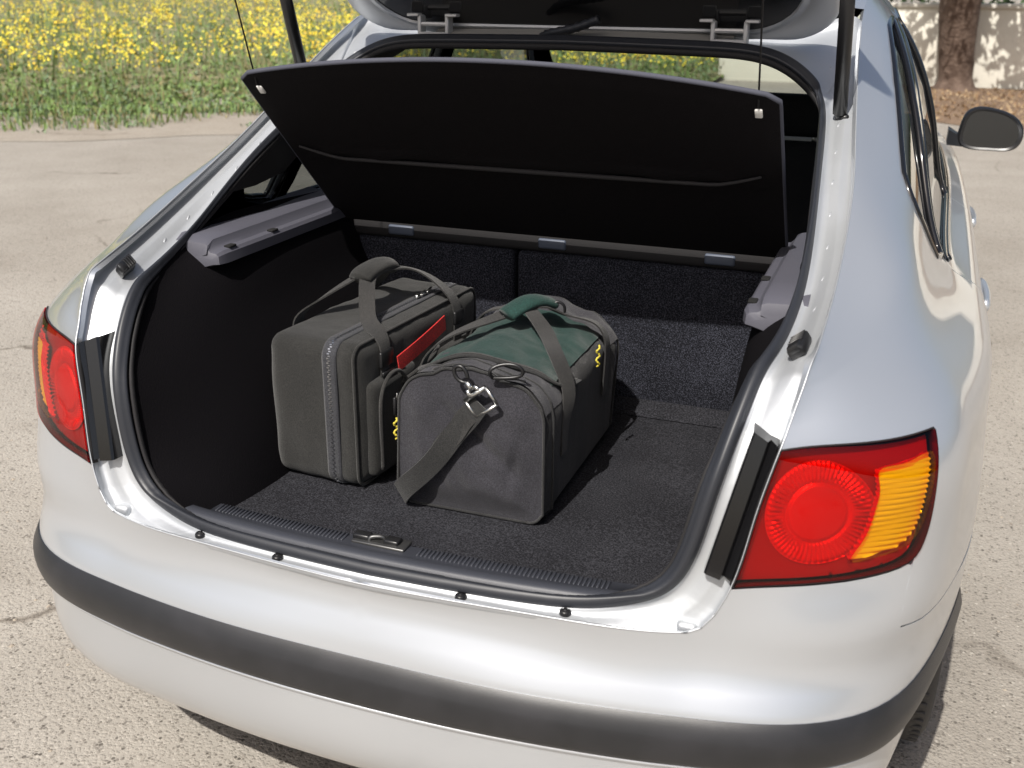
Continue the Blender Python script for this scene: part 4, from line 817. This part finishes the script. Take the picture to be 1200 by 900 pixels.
def tuft_leaves(name,n,pos,size,hs,mats,weights):
    # small broad leaves in rising clumps
    V=[];F=[];mi=[];k=0
    for i in range(n):
        x,y,z=pos(); h=ramp_b(x,y,hs[1])*random.uniform(*hs)*(.55+.45*noise.noise((x*.8,y*.8,9))+.2); q=random.choices(range(len(mats)),weights)[0]; a0=random.uniform(0,6.28)
        for j in range(7):
            f=random.random(); c=Vector((x+random.gauss(0,.05),y+random.gauss(0,.05),z+max(.01,h*f))); a=random.uniform(0,6.28); el=random.uniform(-.2,1.1); t=Vector((math.cos(a)*math.cos(el),math.sin(a)*math.cos(el),math.sin(el))); sd_=t.cross(Vector((random.gauss(0,.3),random.gauss(0,.3),1))).normalized(); s_=size*random.uniform(.6,1.5)
            V+=[tuple(c-t*s_*.5),tuple(c+sd_*s_*.24),tuple(c+t*s_*.5),tuple(c-sd_*s_*.24)]; F.append((k,k+1,k+2,k+3)); mi.append(q); k+=4
    o=mk(name,V,F,mats,None,kind='stuff',smooth=False); o.data.polygons.foreach_set('material_index',mi); return o
mk_low=blades('verge_grass',17000,lambda:infield(-.1,5.0,.9,clump=(.6,.06)),.03,.13,.016,[G1,G2,G3],[4,3,3]); mk_low['label']='low grass and weeds along the edge of the flower field'; mk_low['category']='grass'
vw=tuft_leaves('verge_weeds',1800,lambda:infield(-.2,4.5,.9,clump=(.7,.12)),.05,(.02,.09),[G1,G2,G3],[3,4,2]); vw['label']='small leafy weeds scattered over the dry verge'; vw['category']='weeds'
mf=tuft_leaves('field_plants',17000,lambda:infield(1.2,34,1.8),.065,(.08,.46),[G1,G2,G3],[5,3,1]); mf['label']='tall green plants filling the flower field'; mf['category']='meadow'
fs=blades('field_stems',17000,lambda:infield(1.4,30,1.7),.2,.58,.014,[G1,G2,G3],[4,2,1]); fs['label']='thin stems standing up among the yellow flowers'; fs['category']='stems'
V=[];F=[];mi=[];k=0
for i in range(13000):
    b_=random.random(); x,y,z=infield(3.9,38,1.1,clump=(.42,.05 if b_<.85 else -.6)); zz=z+random.uniform(.22,.62); q=0 if random.random()<.8 else 1
    for j in range(5):
        cx,cy,cz=x+random.gauss(0,.035),y+random.gauss(0,.035),zz+random.gauss(0,.04); r_=random.uniform(.012,.025); ax=Vector((random.gauss(0,1)-.2,random.gauss(0,1)-.8,random.gauss(1.0,1))).normalized(); t=ax.orthogonal().normalized(); bb=ax.cross(t); c=Vector((cx,cy,cz))
        V+=[tuple(c+t*r_),tuple(c+bb*r_),tuple(c-t*r_),tuple(c-bb*r_)]; F.append((k,k+1,k+2,k+3)); mi.append(q); k+=4
fo=mk('field_flowers',V,F,[Y1,Y2],None,kind='stuff',smooth=False); fo.data.polygons.foreach_set('material_index',mi); fo['label']='mass of small yellow flowers over the green field'; fo['category']='flowers'
# loose pebbles on the ground close by
parts=[]; V=[];F=[]; k=0
ico=[(0,0,1),(.9,0,.4),(.28,.85,.4),(-.72,.53,.4),(-.72,-.53,.4),(.28,-.85,.4)]
for i in range(2600):
    a=random.uniform(-1.5,3.6); r_=random.uniform(.6,5.5); x,y=.3+r_*math.cos(a*1.0+1.0),.5+r_*math.sin(a+1.0)
    if -.8<x<.8 and .2<y<4.2: continue
    s_=random.uniform(.0025,.006) if random.random()<.93 else random.uniform(.006,.011); ro=random.uniform(0,6.28)
    for vx,vy,vz in ico: V.append((x+s_*(vx*math.cos(ro)-vy*math.sin(ro))*random.uniform(.8,1.2),y+s_*(vx*math.sin(ro)+vy*math.cos(ro))*random.uniform(.8,1.2),s_*(vz-.35)*.9))
    F+=[(k,k+1,k+2),(k,k+2,k+3),(k,k+3,k+4),(k,k+4,k+5),(k,k+5,k+1)]; k+=6
M_peb=mat('pebble',(.36,.31,.25),.9,vary=(30,(.16,.14,.12),.45,.6)); pb=mk('pebbles',V,F,M_peb,None,kind='stuff',smooth=False)
# garden wall
M_wall=mat('white_render',(.74,.71,.62),.9,vary=(1.2,(.66,.62,.53),.45,.75),bump=(60,.3,.004)); M_cap=mat('wall_coping',(.66,.63,.55),.9,vary=(3,(.52,.50,.45),.4,.7))
WL=empty('garden_wall',(3,16.75,0),'low white rendered garden wall behind the tree','wall')
V,F=rbox((4.7,16.75,.56),(14.2,.22,1.16),.015,2); mk('wall_face',V,F,M_wall,WL)
V,F=rbox((4.7,16.75,1.175),(14.26,.30,.07),.015,2); mk('coping',V,F,M_cap,WL)
# hedge behind the wall
def leaf_cloud(name,n,pos,size,mats,parent=None,**kw):
    V=[];F=[];mi=[];k=0
    for i in range(n):
        c=Vector(pos()); ax=Vector((random.gauss(0,1),random.gauss(0,1),random.gauss(.4,1))).normalized(); t=ax.orthogonal().normalized(); t=(Matrix.Rotation(random.uniform(0,6.28),3,ax)@t); bb=ax.cross(t); s_=size*random.uniform(.6,1.4)
        V+=[tuple(c+t*s_),tuple(c+bb*s_*.4),tuple(c-t*s_),tuple(c-bb*s_*.4)]; F.append((k,k+1,k+2,k+3)); mi.append(random.randrange(len(mats))); k+=4
    o=mk(name,V,F,mats,parent,smooth=False,**kw); o.data.polygons.foreach_set('material_index',mi); return o
H1=leafm('leaf_dark',(.035,.06,.02),(.05,.085,.03)); H2=leafm('leaf_mid',(.06,.10,.035),(.085,.13,.05))
HD=empty('hedge',(6,17.6,0),'clipped green hedge rising behind the white garden wall','hedge')
leaf_cloud('foliage',9000,lambda:(random.uniform(-2.2,11.5),17.7+random.gauss(0,.25),abs(random.gauss(.8,.40))),.07,[H1,H2],HD)
for x in np.arange(-1.8,11.5,.9): V,F=tube([(x,17.6,0),(x+.05,17.6,.5),(x-.04,17.62,1.1)],[.03,.025,.012],6); mk('stem',V,F,mat('stem_bark',(.10,.075,.05),.9),HD)
# tree in front of the wall
M_bark=mat('bark',(.085,.055,.040),.95,vary=(9,(.15,.105,.08),.4,.65),bump=(26,1,.03))
TR=empty('tree',(1.16,16.2,0),'tree with rough brown trunk growing in front of the white wall','tree')
P=crspline([(1.16,16.2,-.05),(1.15,16.2,.15),(1.10,16.15,.7),(1.06,16.05,1.3),(1.10,15.9,2.0),(1.2,15.7,2.7)],30)
rad=np.interp(np.linspace(0,1,30),[0,.06,.14,.3,.6,1],[.42,.30,.235,.25,.30,.22]); V,F=tube(P,rad,18); V=V+np.array([[.018*noise.noise((p[0]*9,p[1]*9,p[2]*3)),.018*noise.noise((p[0]*9+5,p[1]*9,p[2]*3)),0] for p in V]); TK=mk('trunk',V,F,M_bark,TR)
tips=[]
for q in range(9):
    a=q*.7+.3; o=Vector((1.18,15.75,2.3+.05*q)); d=Vector((math.cos(a)*1.0,math.sin(a)*.7-.35,.55+.25*random.random())); L_=random.uniform(1.1,1.9)
    P=[o+d*(L_*t)+Vector((.08*math.sin(t*5+q),.08*math.cos(t*4+q),-.25*t*t)) for t in np.linspace(0,1,8)]; V,F=tube([tuple(p) for p in P],np.linspace(.085,.018,8),8); mk('limb',V,F,M_bark,TK); tips+=P[3:]
for q in range(3):
    tips+=[Vector((.35+q*.1,15.3,2.0)),Vector((1.9,15.2,1.95+.1*q)),Vector((2.0,15.4,2.1))]
def crownp():
    t=random.choice(tips); return (t.x+random.gauss(0,.22),t.y+random.gauss(0,.22),t.z+random.gauss(0,.17))
leaf_cloud('crown',1500,crownp,.085,[H1,H2],TR)
V=[];F=[];k=0
lm=[mat('dead_leaf',(.24,.15,.08),.9),mat('dead_leaf_pale',(.34,.25,.15),.9)]
lt=leaf_cloud('leaf_litter',5000,lambda:(random.uniform(.4,9),random.uniform(12.0,16.5),.035),.03,lm,None,kind='stuff'); lt['label']='dry leaf litter on the soil under the tree'; lt['category']='leaves'
